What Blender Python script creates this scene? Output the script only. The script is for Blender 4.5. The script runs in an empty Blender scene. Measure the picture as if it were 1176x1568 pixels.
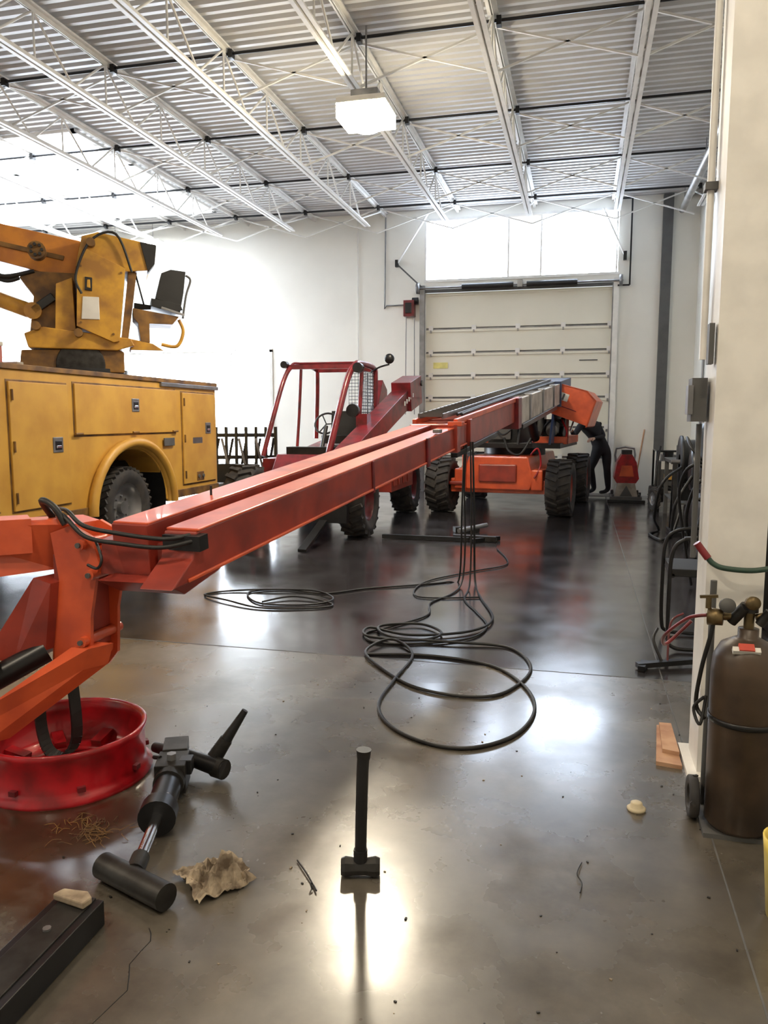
import bpy, math, random
from mathutils import Vector, Matrix
random.seed(7)
V=Vector
scene=bpy.context.scene
COL=scene.collection

# ---------------------------------------------------------------- materials
MATS={}
def mat(name,col,rough=.5,metal=0.,var=.25,scale=6.,dirt=None,emis=None,es=0.,bump=0.,coat=0.):
    if name in MATS: return MATS[name]
    m=bpy.data.materials.new(name); m.use_nodes=True
    nt=m.node_tree; bs=nt.nodes['Principled BSDF']
    bs.inputs['Roughness'].default_value=rough
    bs.inputs['Metallic'].default_value=metal
    if coat: bs.inputs['Coat Weight'].default_value=coat
    tc=nt.nodes.new('ShaderNodeTexCoord'); nz=nt.nodes.new('ShaderNodeTexNoise')
    nz.inputs['Scale'].default_value=scale; nz.inputs['Detail'].default_value=6
    nt.links.new(tc.outputs['Object'],nz.inputs['Vector'])
    cr=nt.nodes.new('ShaderNodeValToRGB')
    cr.color_ramp.elements[0].position=.35; cr.color_ramp.elements[1].position=.62
    d=dirt if dirt else tuple(c*(1-var) for c in col)
    cr.color_ramp.elements[0].color=(*d,1); cr.color_ramp.elements[1].color=(*col,1)
    nt.links.new(nz.outputs['Fac'],cr.inputs['Fac'])
    nt.links.new(cr.outputs['Color'],bs.inputs['Base Color'])
    if emis:
        bs.inputs['Emission Color'].default_value=(*emis,1); bs.inputs['Emission Strength'].default_value=es
    if bump:
        bp=nt.nodes.new('ShaderNodeBump'); bp.inputs['Strength'].default_value=bump; bp.inputs['Distance'].default_value=.02
        nt.links.new(nz.outputs['Fac'],bp.inputs['Height']); nt.links.new(bp.outputs['Normal'],bs.inputs['Normal'])
    MATS[name]=m; return m
WALL=mat('painted_wall',(.84,.825,.765),.7,var=.05,scale=1.2)
STEELW=mat('white_steel',(.80,.785,.75),.45,var=.12)
DECK=mat('deck_steel',(.64,.635,.63),.5,metal=.1,var=.14,scale=.8)
BLK=mat('black_rubber',(.012,.012,.013),.5,var=.4)
BLKM=mat('black_metal',(.018,.018,.02),.35,metal=.3,var=.4)
TIRE=mat('tire_rubber',(.028,.027,.029),.75,dirt=(.055,.047,.042),scale=9)
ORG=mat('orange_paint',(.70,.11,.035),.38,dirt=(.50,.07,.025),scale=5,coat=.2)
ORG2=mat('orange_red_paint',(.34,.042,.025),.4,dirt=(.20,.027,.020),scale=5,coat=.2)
REDD=mat('dark_red_paint',(.20,.011,.017),.4,dirt=(.09,.008,.010),scale=7,coat=.2)
RED=mat('bright_red_paint',(.44,.005,.012),.35,dirt=(.20,.003,.006),scale=9,coat=.3)
YEL=mat('yellow_paint',(.64,.36,.06),.45,dirt=(.52,.27,.045),scale=2.5)
YELC=mat('crane_yellow_paint',(.62,.33,.035),.5,dirt=(.34,.16,.03),scale=4)
YELD=mat('dark_yellow_paint',(.26,.13,.028),.6,dirt=(.09,.045,.02),scale=5)
ORC=mat('crane_orange_paint',(.66,.25,.03),.5,dirt=(.46,.16,.03),scale=4)
CREAM=mat('cream_paint',(.50,.45,.39),.5,dirt=(.26,.22,.18),scale=5)
GREY=mat('grey_metal',(.27,.27,.28),.4,metal=.6,var=.3)
CHR=mat('chrome',(.75,.75,.78),.15,metal=1.,var=.1)
DKB=mat('dark_blue_paint',(.04,.06,.13),.4)
DOORM=mat('door_panel',(.78,.755,.65),.5,var=.05,scale=1)
DGREY=mat('dark_grey_paint',(.10,.10,.10),.6,var=.2)
CAST=mat('cast_steel',(.045,.043,.041),.5,metal=.6,dirt=(.02,.018,.017),scale=12)
BROWN=mat('brown_bottle_paint',(.075,.047,.028),.42,dirt=(.035,.022,.014),scale=6)
PAPER=mat('greasy_paper',(.45,.37,.27),.8,dirt=(.10,.07,.045),scale=16)
TAN=mat('tan_wood_block',(.42,.34,.24),.8,dirt=(.18,.13,.09),scale=14)
WOOD=mat('plywood',(.50,.30,.18),.7,dirt=(.36,.18,.10),scale=9)
BRASS=mat('brass',(.22,.16,.08),.45,metal=.9,var=.5)
SKIN=mat('skin',(.55,.33,.24),.6,var=.1)
HAIR=mat('dark_hair',(.03,.02,.015),.6)
CLOTH=mat('black_clothes',(.016,.016,.02),.9,var=.3)
GRN=mat('green_hose',(.03,.07,.05),.5)
WHT=mat('white_label',(.75,.74,.7),.6,var=.1)
SKY=mat('daylight_pane',(.9,.9,.9),.4,emis=(.80,.89,1.),es=15.)
CEILGLOW=mat('ceiling_glow_pane',(.9,.9,.9),.4,emis=(.82,.90,1.),es=11.)  # glow for the added panels over the bright ceiling area
SKY2=mat('daylight_window_pane',(.9,.9,.9),.4,emis=(.70,.82,1.),es=16.)
LAMPM=mat('lamp_lens',(1,1,1),.4,emis=(1.,.87,.62),es=70.)
LAMPW=mat('sodium_lamp_lens',(1,1,1),.4,emis=(1.,.74,.40),es=17.)
FLUO=mat('fluorescent_tube',(1,1,1),.4,emis=(1.,.97,.88),es=25.)

def floor_mat():
    m=bpy.data.materials.new('polished_concrete'); m.use_nodes=True
    nt=m.node_tree; N=nt.nodes; Lk=nt.links; bs=N['Principled BSDF']
    tc=N.new('ShaderNodeTexCoord')
    def noise(s,det=6,rg=.6):
        n=N.new('ShaderNodeTexNoise'); n.inputs['Scale'].default_value=s; n.inputs['Detail'].default_value=det
        n.inputs['Roughness'].default_value=rg; Lk.new(tc.outputs['Object'],n.inputs['Vector']); return n
    def mapr(src,a,b_,c,d_):
        r=N.new('ShaderNodeMapRange'); r.inputs['From Min'].default_value=a; r.inputs['From Max'].default_value=b_
        r.inputs['To Min'].default_value=c; r.inputs['To Max'].default_value=d_; Lk.new(src,r.inputs['Value']); return r.outputs['Result']
    n1=noise(1.5,8); n2=noise(5,10,.66); n3=noise(2.2,5,.55); n4=noise(1.0,4)
    r1=N.new('ShaderNodeValToRGB'); r1.color_ramp.elements[0].position=.28; r1.color_ramp.elements[1].position=.72
    r1.color_ramp.elements[0].color=(.066,.056,.044,1); r1.color_ramp.elements[1].color=(.185,.165,.135,1)
    Lk.new(n1.outputs['Fac'],r1.inputs['Fac'])
    r2=N.new('ShaderNodeValToRGB'); r2.color_ramp.elements[0].position=.22; r2.color_ramp.elements[1].position=.75
    r2.color_ramp.elements[0].color=(.45,.44,.42,1); r2.color_ramp.elements[1].color=(1.,1.,1.,1)
    Lk.new(n2.outputs['Fac'],r2.inputs['Fac'])
    def mul(a,b_,fac=None,const=None):
        x=N.new('ShaderNodeMix'); x.data_type='RGBA'; x.blend_type='MULTIPLY'
        if fac is None: x.inputs['Factor'].default_value=1
        else: Lk.new(fac,x.inputs['Factor'])
        Lk.new(a,x.inputs['A'])
        if const: x.inputs['B'].default_value=const
        else: Lk.new(b_,x.inputs['B'])
        return x.outputs['Result']
    c=mul(r1.outputs['Color'],r2.outputs['Color'])
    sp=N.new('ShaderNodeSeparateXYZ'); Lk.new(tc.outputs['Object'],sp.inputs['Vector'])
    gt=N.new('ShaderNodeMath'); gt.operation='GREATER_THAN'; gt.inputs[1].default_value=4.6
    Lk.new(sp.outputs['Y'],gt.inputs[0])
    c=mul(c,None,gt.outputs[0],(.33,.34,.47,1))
    ds=N.new('ShaderNodeVectorMath'); ds.operation='DISTANCE'; ds.inputs[1].default_value=(-1.95,2.18,0)
    Lk.new(tc.outputs['Object'],ds.inputs[0])
    ad=N.new('ShaderNodeMath'); ad.operation='ADD'; Lk.new(ds.outputs['Value'],ad.inputs[0]); Lk.new(mapr(n2.outputs['Fac'],.3,.7,-.2,.2),ad.inputs[1])
    c=mul(c,None,mapr(ad.outputs[0],.35,.6,1,0),(.42,.28,.19,1))
    Lk.new(c,bs.inputs['Base Color'])
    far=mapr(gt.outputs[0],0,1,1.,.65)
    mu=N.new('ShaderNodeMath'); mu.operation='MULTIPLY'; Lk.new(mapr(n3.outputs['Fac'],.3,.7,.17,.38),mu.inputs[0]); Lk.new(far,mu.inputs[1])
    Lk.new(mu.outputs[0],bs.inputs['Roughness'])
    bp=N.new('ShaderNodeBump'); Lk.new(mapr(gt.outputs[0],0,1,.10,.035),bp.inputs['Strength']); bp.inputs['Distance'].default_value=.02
    Lk.new(n3.outputs['Fac'],bp.inputs['Height']); Lk.new(bp.outputs['Normal'],bs.inputs['Normal'])
    bs.inputs['IOR'].default_value=1.5; bs.inputs['Specular IOR Level'].default_value=.85
    Lk.new(mapr(n4.outputs['Fac'],.3,.7,.1,.8),bs.inputs['Coat Weight']); bs.inputs['Coat Roughness'].default_value=.17; bs.inputs['Coat IOR'].default_value=1.5
    return m
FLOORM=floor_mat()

# ---------------------------------------------------------------- geometry builder
def basis(d,up=V((0,0,1))):
    z=d.normalized()
    if abs(z.dot(up))>.99: up=V((0,1,0))
    x=z.cross(up).normalized(); y=x.cross(z); return x,y,z
def spline(pts,k=6,closed=False):
    pts=[V(p) for p in pts]
    if len(pts)<3: return pts
    out=[]; n=len(pts)
    for i in range(n-1):
        p0=pts[max(i-1,0)];p1=pts[i];p2=pts[i+1];p3=pts[min(i+2,n-1)]
        for j in range(k):
            t=j/k
            out.append(.5*((2*p1)+(p2-p0)*t+(2*p0-5*p1+4*p2-p3)*t*t+(3*p1-p0-3*p2+p3)*t**3))
    out.append(pts[-1]); return out
class B:
    def __init__(s): s.v=[];s.f=[];s.m=[];s.sm=[];s.mats=[];s.M=Matrix()
    def add(s,vs,fs,m,smooth=False):
        if m not in s.mats: s.mats.append(m)
        k=s.mats.index(m); o=len(s.v)
        s.v+= [s.M@V(p) for p in vs]
        for f in fs: s.f.append([i+o for i in f]); s.m.append(k); s.sm.append(smooth)
    def box(s,c,sz,m,rot=(0,0,0)):
        from mathutils import Euler
        E=Euler(rot).to_matrix(); c=V(c)
        vs=[c+E@V((x*sz[0]/2,y*sz[1]/2,z*sz[2]/2)) for x in(-1,1) for y in(-1,1) for z in(-1,1)]
        s.add(vs,[(0,1,3,2),(4,6,7,5),(0,4,5,1),(2,3,7,6),(0,2,6,4),(1,5,7,3)],m)
    def bx(s,x0,x1,y0,y1,z0,z1,m): s.box(((x0+x1)/2,(y0+y1)/2,(z0+z1)/2),(x1-x0,y1-y0,z1-z0),m)
    def beam(s,p,q,w,h,m,up=V((0,0,1)),w2=None,h2=None):
        p=V(p);q=V(q);x,y,z=basis(q-p,up); w2=w if w2 is None else w2; h2=h if h2 is None else h2
        vs=[]
        for c,ww,hh in((p,w,h),(q,w2,h2)):
            for a,b in((-1,-1),(1,-1),(1,1),(-1,1)): vs.append(c+x*a*ww/2+y*b*hh/2)
        s.add(vs,[(0,3,2,1),(4,5,6,7),(0,1,5,4),(1,2,6,5),(2,3,7,6),(3,0,4,7)],m)
    def cyl(s,p,q,r,m,r2=None,n=16,sm=True):
        p=V(p);q=V(q);x,y,z=basis(q-p); r2=r if r2 is None else r2
        vs=[];
        for c,rr in((p,r),(q,r2)):
            for i in range(n):
                a=2*math.pi*i/n; vs.append(c+(x*math.cos(a)+y*math.sin(a))*rr)
        s.add(vs,[(i,(i+1)%n,n+(i+1)%n,n+i) for i in range(n)],m,sm)
        s.add(vs[:n],[tuple(range(n))[::-1]],m); s.add(vs[n:],[tuple(range(n))],m)
    def tube(s,pts,r,m,n=8,k=6,sm=True):
        P=spline(pts,k) if k>1 else [V(p) for p in pts]
        vs=[];fs=[];L=len(P); px=None
        for i,p in enumerate(P):
            d=(P[min(i+1,L-1)]-P[max(i-1,0)])
            if d.length<1e-7: d=V((0,0,1))
            d.normalize()
            if px is None: px,_,_=basis(d)
            px=(px-d*px.dot(d))
            if px.length<1e-4: px,_,_=basis(d)
            px.normalize(); py=d.cross(px)
            rr=r[0]+(r[1]-r[0])*i/(L-1) if isinstance(r,tuple) else r
            for j in range(n):
                a=2*math.pi*j/n; vs.append(p+(px*math.cos(a)+py*math.sin(a))*rr)
        for i in range(L-1):
            for j in range(n): fs.append((i*n+j,i*n+(j+1)%n,(i+1)*n+(j+1)%n,(i+1)*n+j))
        s.add(vs,fs,m,sm); s.add(vs[:n],[tuple(range(n))[::-1]],m); s.add(vs[-n:],[tuple(range(n))],m)
    def prism(s,pts,vec,m):
        n=len(pts); vec=V(vec); a=[V(p) for p in pts]; vs=a+[p+vec for p in a]
        s.add(vs,[tuple(range(n))[::-1],tuple(range(n,2*n))]+[(i,(i+1)%n,n+(i+1)%n,n+i) for i in range(n)],m)
    def lathe(s,c,ax,prof,m,n=32,sm=True,closed=False):
        c=V(c);x,y,z=basis(V(ax)); vs=[];fs=[];k=len(prof)
        for i in range(n):
            a=2*math.pi*i/n; d=x*math.cos(a)+y*math.sin(a)
            for r,h in prof: vs.append(c+d*r+z*h)
        kk=k if closed else k-1
        for i in range(n):
            j=(i+1)%n
            for q in range(kk): fs.append((i*k+q,j*k+q,j*k+(q+1)%k,i*k+(q+1)%k))
        s.add(vs,fs,m,sm)
    def ball(s,c,r,m,n=14,sc=(1,1,1)):
        vs=[];fs=[];c=V(c)
        for i in range(n+1):
            t=math.pi*i/n
            for j in range(n*2):
                a=math.pi*j/n; vs.append(c+V((math.sin(t)*math.cos(a)*r*sc[0],math.sin(t)*math.sin(a)*r*sc[1],math.cos(t)*r*sc[2])))
        w=n*2
        for i in range(n):
            for j in range(w): fs.append((i*w+j,(i+1)*w+j,(i+1)*w+(j+1)%w,i*w+(j+1)%w))
        s.add(vs,fs,m,True)
    def tire(s,c,ax,R,w,rim,lugs=22,rr=.55,lug=.035):
        c=V(c);x,y,z=basis(V(ax)); h=w/2; r=R-lug
        s.lathe(c,ax,[(R*rr,-h*.8),(R*.72,-h),(r*.93,-h),(r,-h*.72),(r,h*.72),(r*.93,h),(R*.72,h),(R*rr,h*.8)],TIRE,36,True)
        s.lathe(c,ax,[(R*rr,-h*.8),(R*rr*.94,-h*.5),(R*.4,-h*.2),(R*.14,-h*.15),(.001,-h*.15)],rim,24)
        s.lathe(c,ax,[(R*rr,h*.8),(R*rr*.94,h*.5),(R*.4,h*.2),(R*.14,h*.15),(.001,h*.15)],rim,24)
        s.cyl(c-z*h*.5,c+z*h*.5,R*.16,rim,n=14)
        for q in range(8):
            a=2*math.pi*q/8; d=x*math.cos(a)+y*math.sin(a)
            s.cyl(c+d*R*.28-z*h*.32,c+d*R*.28+z*h*.32,R*.03,GREY,n=6)
        for i in range(lugs):
            for sd in(-1,1):
                a=2*math.pi*(i+(.5 if sd>0 else 0))/lugs
                d=x*math.cos(a)+y*math.sin(a); a2=a+.16; d2=x*math.cos(a2)+y*math.sin(a2)
                s.beam(c+d*(r+lug*.3)+z*sd*h*.03,c+d2*(r+lug*.1)+z*sd*h*.93,R*.11,lug*1.5,TIRE,up=d)
    def done(s,name,parent=None,bevel=0,loc=None,rotz=0):
        me=bpy.data.meshes.new(name); me.from_pydata([tuple(p) for p in s.v],[],s.f)
        for m in s.mats: me.materials.append(m)
        me.polygons.foreach_set('material_index',s.m); me.polygons.foreach_set('use_smooth',s.sm); me.update()
        o=bpy.data.objects.new(name,me); COL.objects.link(o)
        if parent: o.parent=parent
        if loc: o.location=loc
        if rotz: o.rotation_euler[2]=rotz
        if bevel:
            b=o.modifiers.new('bevel','BEVEL'); b.width=bevel; b.segments=2; b.limit_method='ANGLE'; b.angle_limit=.7
        return o
def empty(name,loc=(0,0,0)):
    e=bpy.data.objects.new(name,None); e.location=loc; e.empty_display_size=.2; COL.objects.link(e); return e

# ---------------------------------------------------------------- room
XL,XR,YB,YF,ZC=-17.,2.05,-5.,16.,5.7
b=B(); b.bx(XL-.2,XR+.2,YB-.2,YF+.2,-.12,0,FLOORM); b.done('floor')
b=B()
b.bx(XL,XR,4.595,4.605,-.002,.001,DGREY); b.bx(.497,.503,YB,YF,-.002,.001,DGREY); b.bx(-7.503,-7.497,YB,YF,-.002,.001,DGREY)
b.done('trim_floor_joints')
b=B(); b.tube([(-1.10,1.35,0),(-1.14,1.54,0),(-1.12,1.66,0),(-1.17,1.75,0),(-1.165,1.85,0),(-1.2,1.9,0)],.0016,BLK,n=4,k=2); b.done('floor_crack')
b=B(); vs=[];fs=[];y=YB;pr=[]
while y<YF:
    pr+=[(y,ZC),(y+.055,ZC),(y+.075,ZC+.045),(y+.13,ZC+.045)]; y+=.15
pr.append((YF,ZC))
for x in(XL,XR):
    for yy,zz in pr: vs.append((x,yy,zz))
n=len(pr)
for i in range(n-1): fs.append((i,i+1,n+i+1,n+i))
b.add(vs,fs,DECK); b.bx(XL-.2,XR+.2,YB-.2,YF+.2,ZC+.06,ZC+.2,DECK)
b.done('ceiling')
holes=[(-15.2,-11.4,0,2.95),(-10.7,-6.6,0,2.95),(-3.17,.53,0,4.1),(-3.17,.60,4.3,5.5)]
xs=sorted({XL-.2,XR+.2,*[h[0] for h in holes],*[h[1] for h in holes]}); zs=sorted({0,ZC+.2,*[h[2] for h in holes],*[h[3] for h in holes]})
b=B()
for i in range(len(xs)-1):
    for j in range(len(zs)-1):
        cx=(xs[i]+xs[i+1])/2;cz=(zs[j]+zs[j+1])/2
        if any(h[0]<cx<h[1] and h[2]<cz<h[3] for h in holes): continue
        b.bx(xs[i],xs[i+1],YF,YF+.2,zs[j],zs[j+1],WALL)
b.done('wall_far')
b=B(); b.bx(XR,XR+.2,YB,YF,0,ZC+.2,WALL); b.done('wall_right')
b=B(); b.bx(XL-.2,XL,YB,YF,0,ZC+.2,WALL); b.done('wall_left')
b=B(); b.bx(XL-.2,XR+.2,YB-.2,YB,0,ZC+.2,WALL); b.done('wall_back')
for i,(x0,x1) in enumerate(((-15.2,-11.4),(-10.7,-6.6))):
    b=B(); b.bx(x0,x1,YF+.12,YF+.15,0,2.95,SKY)
    b.bx(x0-.06,x0,YF-.03,YF+.1,0,3.0,STEELW); b.bx(x1,x1+.06,YF-.03,YF+.1,0,3.0,STEELW); b.bx(x0-.06,x1+.06,YF-.03,YF+.1,2.95,3.02,STEELW)
    b.done('door_%d'%(i+2))
b=B(); b.bx(-3.17,-1.5,YF+.08,YF+.1,4.3,5.5,SKY2); b.bx(-.86,.6,YF+.08,YF+.1,4.3,5.5,SKY2)
b.bx(-1.5,-.86,YF+.08,YF+.1,4.3,5.5,mat('hazy_window_pane',(.9,.9,.9),.4,emis=(.95,.97,1.),es=1.2))
for x in(-3.17,-1.50,-.86,.57): b.bx(x-.015,x+.015,YF-.01,YF+.08,4.3,5.5,STEELW)
b.bx(-3.2,.63,YF-.02,YF+.08,5.47,5.52,STEELW); b.bx(-3.2,.63,YF-.02,YF+.08,4.27,4.32,STEELW)
b.done('window_1')
e=empty('door_1'); b=B(); z=0; hs=[.75,.6,.6,.45,.47,.48,.72]
for k,h in enumerate(hs):
    b.bx(-3.16,.52,YF+.04,YF+.09,z+.012,z+h-.012,DOORM); b.bx(-3.16,.52,YF+.06,YF+.08,z-.012,z+.012,DGREY)
    if k<6:
        b.bx(-3.16,.52,YF+.036,YF+.045,z+h-.03,z+h-.008,GREY)
        for q in range(5):
            xx=-3.1+q*.885; b.bx(xx,xx+.09,YF+.01,YF+.045,z+h-.05,z+h+.05,STEELW)
            b.bx(xx+.03,xx+.06,YF+.0,YF+.045,z+h-.09,z+h-.04,GREY)
    b.bx(-3.16,.52,YF+.02,YF+.05,z+h-.075,z+h-.035,DOORM); z+=h
b.box((-2.85,YF+.03,2.6),(.3,.01,.12),mat('yellow_sticker',(.8,.72,.25),.5)); b.box((.1,YF+.03,2.66),(.35,.01,.02),DGREY)
b.done('panels',e)
b=B()
for x in(-3.22,.58):
    b.bx(x-.05,x+.05,YF-.10,YF-.005,0,4.2,GREY if x<0 else STEELW)
b.bx(.51,.53,YF-.06,YF-.005,0,4.1,GREY)
b.bx(-3.3,.66,YF-.06,YF-.003,4.06,4.12,DGREY)
b.cyl((-3.35,YF-.12,4.14),(.7,YF-.12,4.14),.018,GREY)
b.cyl((-2.4,YF-.12,4.14),(-1.38,YF-.12,4.14),.06,BLK); b.cyl((-1.12,YF-.12,4.14),(-.15,YF-.12,4.14),.06,BLK)
b.box((-1.25,YF-.1,4.16),(.1,.14,.14),GREY); b.lathe((-3.3,YF-.12,4.14),(1,0,0),[(.0,.03),(.11,.03),(.11,-.03),(0,-.03)],GREY,20); b.lathe((.66,YF-.12,4.14),(1,0,0),[(.0,.03),(.11,.03),(.11,-.03),(0,-.03)],GREY,20)
b.beam((.82,YF-.1,4.05),(.82,YF-.1,5.65),.03,.03,BLKM); b.beam((.6,YF-.1,4.05),(.82,YF-.1,4.05),.03,.03,BLKM)
b.beam((.82,YF-.1,5.65),(.5,YF-.3,5.6),.03,.03,BLKM)
b.beam((-3.08,YF-.2,5.6),(-3.75,YF-.1,4.65),.05,.03,STEELW); b.beam((-3.75,YF-.1,4.65),(-3.2,YF-.1,4.14),.035,.03,DGREY)
b.box((-3.75,YF-.1,4.66),(.06,.08,.14),BLK)
b.beam((.3,YF-.08,5.5),(.72,YF-.08,4.6),.05,.03,STEELW); b.box((.72,YF-.08,4.6),(.06,.08,.16),BLK)
b.done('tracks',e)
b=B(); b.box((-3.48,YF-.1,3.75),(.22,.18,.32),REDD); b.box((-3.48,YF-.22,3.75),(.12,.06,.2),BLKM); b.cyl((-3.42,YF-.1,3.9),(-3.3,YF-.1,3.9),.07,BLKM)
b.tube([(-3.55,YF-.1,3.6),(-3.56,YF-.1,1.6)],.009,GREY,k=1); b.tube([(-3.38,YF-.1,3.6),(-3.37,YF-.1,1.6)],.009,GREY,k=1)
b.done('door_hoist_motor')
b=B(); b.tube([(-4.0,YF-.03,5.6),(-4.02,YF-.03,3.92),(-3.98,YF-.03,3.84),(-3.62,YF-.03,3.84)],.014,GREY,k=2)
b.tube([(-4.6,YF-.03,5.6),(-4.6,YF-.03,0.2)],.01,STEELW,k=1)
b.tube([(-10.5,YF-.08,3.02),(-7.6,YF-.08,3.02),(-7.5,YF-.08,2.9),(-7.5,YF-.08,2.5)],.03,STEELW,k=2)
b.done('conduit_run')
b=B(); b.bx(1.38,1.56,YF-.12,YF-.003,.9,ZC-.02,DGREY); b.bx(1.42,1.52,YF-.1,YF-.003,.0,.9,STEELW); b.done('downspout_channel')

b=B(); b.bx(-15.5,-7.3,10.4,14.9,ZC-.025,ZC-.01,CEILGLOW)  # added glowing panels stand in for the overexposed ceiling corner
for x in(-15.5,-13.5,-11.5,-9.5,-7.3): b.bx(x-.04,x+.04,10.36,14.94,ZC-.05,ZC-.005,STEELW)
for y in(10.4,11.9,13.4,14.9): b.bx(-15.54,-7.26,y-.04,y+.04,ZC-.05,ZC-.005,STEELW)
b.done('ceiling_glow_panels')

# ---------------------------------------------------------------- roof joists
CH=5.13; TOPZ=5.62
def joist(b,x,y0=-4.5,y1=14.6):
    for dx in(-.035,.035):
        b.bx(x+dx-.022,x+dx+.022,y0,y1,CH-.03,CH-.012,STEELW); b.bx(x+dx*.35-.004,x+dx*.35+.004,y0,y1,CH-.02,CH+.035,STEELW)
        b.bx(x+dx-.022,x+dx+.022,y0,15.97,TOPZ+.03,TOPZ+.05,STEELW); b.bx(x+dx*.35-.004,x+dx*.35+.004,y0,15.97,TOPZ-.02,TOPZ+.04,STEELW)
    y=y0; p=.62; up=False
    while y+p<=y1+.01:
        z0,z1=(CH,TOPZ) if not up else (TOPZ,CH)
        b.cyl((x,y,z0),(x,y+p,z1),.014,STEELW,n=5)
        if up: b.cyl((x,y,TOPZ),(x,y,CH),.012,STEELW,n=5)
        y+=p; up=not up
    b.cyl((x,y,CH if not up else TOPZ),(x,15.6,TOPZ),.015,STEELW,n=5)
b=B(); XS=[.50-1.505*i for i in range(12)]+[1.86]
for x in XS: joist(b,x)
b.done('roof_joists')
b=B()
YBR=[-.5,1.8,4.1,6.3,8.6,11.0,13.2,15.2]
xs=sorted(XS)
for y in YBR:
    b.cyl((XL+.1,y,TOPZ-.02),(1.95,y,TOPZ-.02),.018,BLKM,n=6)
    for x in xs: b.box((x+.06,y,TOPZ-.03),(.05,.08,.09),BLKM)
b.done('ceiling_pipe_run')
b=B()
for y in YBR[1:]:
    yy=y+.16
    for i in range(len(xs)-1):
        b.beam((xs[i],yy,TOPZ),(xs[i+1],yy,CH+.03),.022,.022,STEELW); b.beam((xs[i],yy,CH+.03),(xs[i+1],yy,TOPZ),.022,.022,STEELW)
b.done('joist_bridging')

def highbay(x,y,power,z=5.0,lens=LAMPW,big=False):
    e=empty('high_bay_lamp'); b=B()
    b.prism([(x-.27,y-.24,z),(x+.27,y-.24,z),(x+.27,y+.24,z),(x-.27,y+.24,z)],(0,0,.06),STEELW)
    b.box((x,y,z+.12),(.3,.2,.12),GREY); b.cyl((x,y,z+.17),(x,y,ZC-.01),.012,GREY,n=6)
    b.done('housing',e,.01)
    dp=-.15 if big else -.03
    b=B(); b.prism([(x-.27,y-.24,z),(x+.27,y-.24,z),(x+.27,y+.24,z),(x-.27,y+.24,z)],(0,0,dp),lens)
    b.lathe((x,y,z+dp),(0,0,1),[(.0,-.08),(.12,-.07),(.2,-.03),(.215,.0)],lens,24); b.done('lens',e)
    l=bpy.data.lights.new('bulb','AREA'); l.shape='DISK'; l.size=.4; l.energy=power; l.color=(1,.88,.70)
    o=bpy.data.objects.new('bulb',l); o.location=(x,y,z+dp-.1); o.parent=e; COL.objects.link(o)
highbay(-2.36,8.55,110,z=4.84,lens=LAMPM,big=True); highbay(-1.05,4.85,45,z=5.3); highbay(-2.4,.2,75); highbay(.7,1.0,45); highbay(-7,1.0,110); highbay(-12,2,140)  # last four lamps are out of view, added to fill the foreground with light
def fluo(x,y,z,ln):
    b=B(); b.bx(x-ln/2,x+ln/2,y-.12,y+.12,z,z+.07,STEELW)
    for dy in(-.06,.06): b.cyl((x-ln/2+.04,y+dy,z-.02),(x+ln/2-.04,y+dy,z-.02),.02,FLUO,n=8)
    for q in(-.35,.35): b.cyl((x+ln*q,y,z+.07),(x+ln*q,y,ZC-.01),.006,GREY,n=5)
    b.done('fluorescent_light')
fluo(-9.5,15.5,5.25,1.3)

b=B(); b.bx(.515,.735,3.35,3.365,0,ZC,STEELW); b.bx(.515,.735,3.585,3.6,0,ZC,STEELW); b.bx(.615,.635,3.365,3.585,0,ZC,STEELW)
b.bx(.475,.775,3.3,3.65,0,.02,STEELW); b.bx(.515,.527,3.365,3.585,0,ZC,STEELW)
b.done('steel_column')
b=B(); b.tube([(.49,3.56,5.6),(.49,3.56,1.75)],.015,STEELW,k=1); b.box((.49,3.56,2.45),(.05,.06,.03),DGREY)
b.box((.472,3.53,1.58),(.06,.12,.18),DGREY); b.box((.437,3.5,1.58),(.02,.08,.12),GREY); b.tube([(.49,3.57,1.48),(.49,3.57,.9)],.012,DGREY,k=1)
b.box((.495,3.4,1.8),(.02,.06,.16),DGREY)
b.done('disconnect_switch')

# ---------------------------------------------------------------- boom lift
lift=empty('boom_lift')
D=V((.11,1,.095))
def bp(x,z,Y): return V((x,2.97,z))+D*(Y-2.97)
b=B()
LX,LZ=-1.705,1.005; RX,RZ=-1.49,.985
b.beam(bp(LX,LZ,2.72),bp(LX,LZ,6.7),.17,.21,ORG2)
b.beam(bp(LX,LZ+.107,2.72),bp(LX,LZ+.107,6.7),.17,.010,ORG)  # lighter orange strip puts the lit top face into the colour
x0,x1=RX-.07,RX+.07
P=[bp(x0,RZ+.1,2.73),bp(x0,RZ+.1,6.9),bp(x0,RZ-.08,6.9),bp(x0,RZ-.085,2.56),bp(x0,RZ+.0,2.70)]
b.prism(P,(.14,0,0),ORG2)
b.beam(bp(RX,RZ+.104,2.74),bp(RX,RZ+.104,6.9),.15,.012,ORG)  # right beam's lit top, again as a lighter colour
b.beam(bp(x1+.004,RZ-.075,2.66),bp(x1+.004,RZ-.072,6.9),.012,.016,ORG)
b.beam(bp(-1.6,.93,2.80),bp(-1.6,.93,6.6),.1,.04,REDD)
b.prism([bp(LX-.085,LZ-.1,2.62),bp(LX-.085,LZ-.1,3.1),bp(LX-.085,LZ-.15,3.0),bp(LX-.085,LZ-.18,2.75)],(.30,0,0),ORG2)
b.done('fly_boom',lift,.006)
b=B()
b.beam(bp(-1.6,1.0,6.5),bp(-1.6,1.0,6.6),.42,.24,ORG2); b.beam(bp(-1.6,1.0,6.95),bp(-1.6,1.0,7.02),.42,.24,ORG2)
b.box(bp(-1.42,1.12,6.55),(.12,.16,.04),ORG); b.box(bp(-1.42,1.12,6.0),(.06,.1,.03),GREY)
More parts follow.
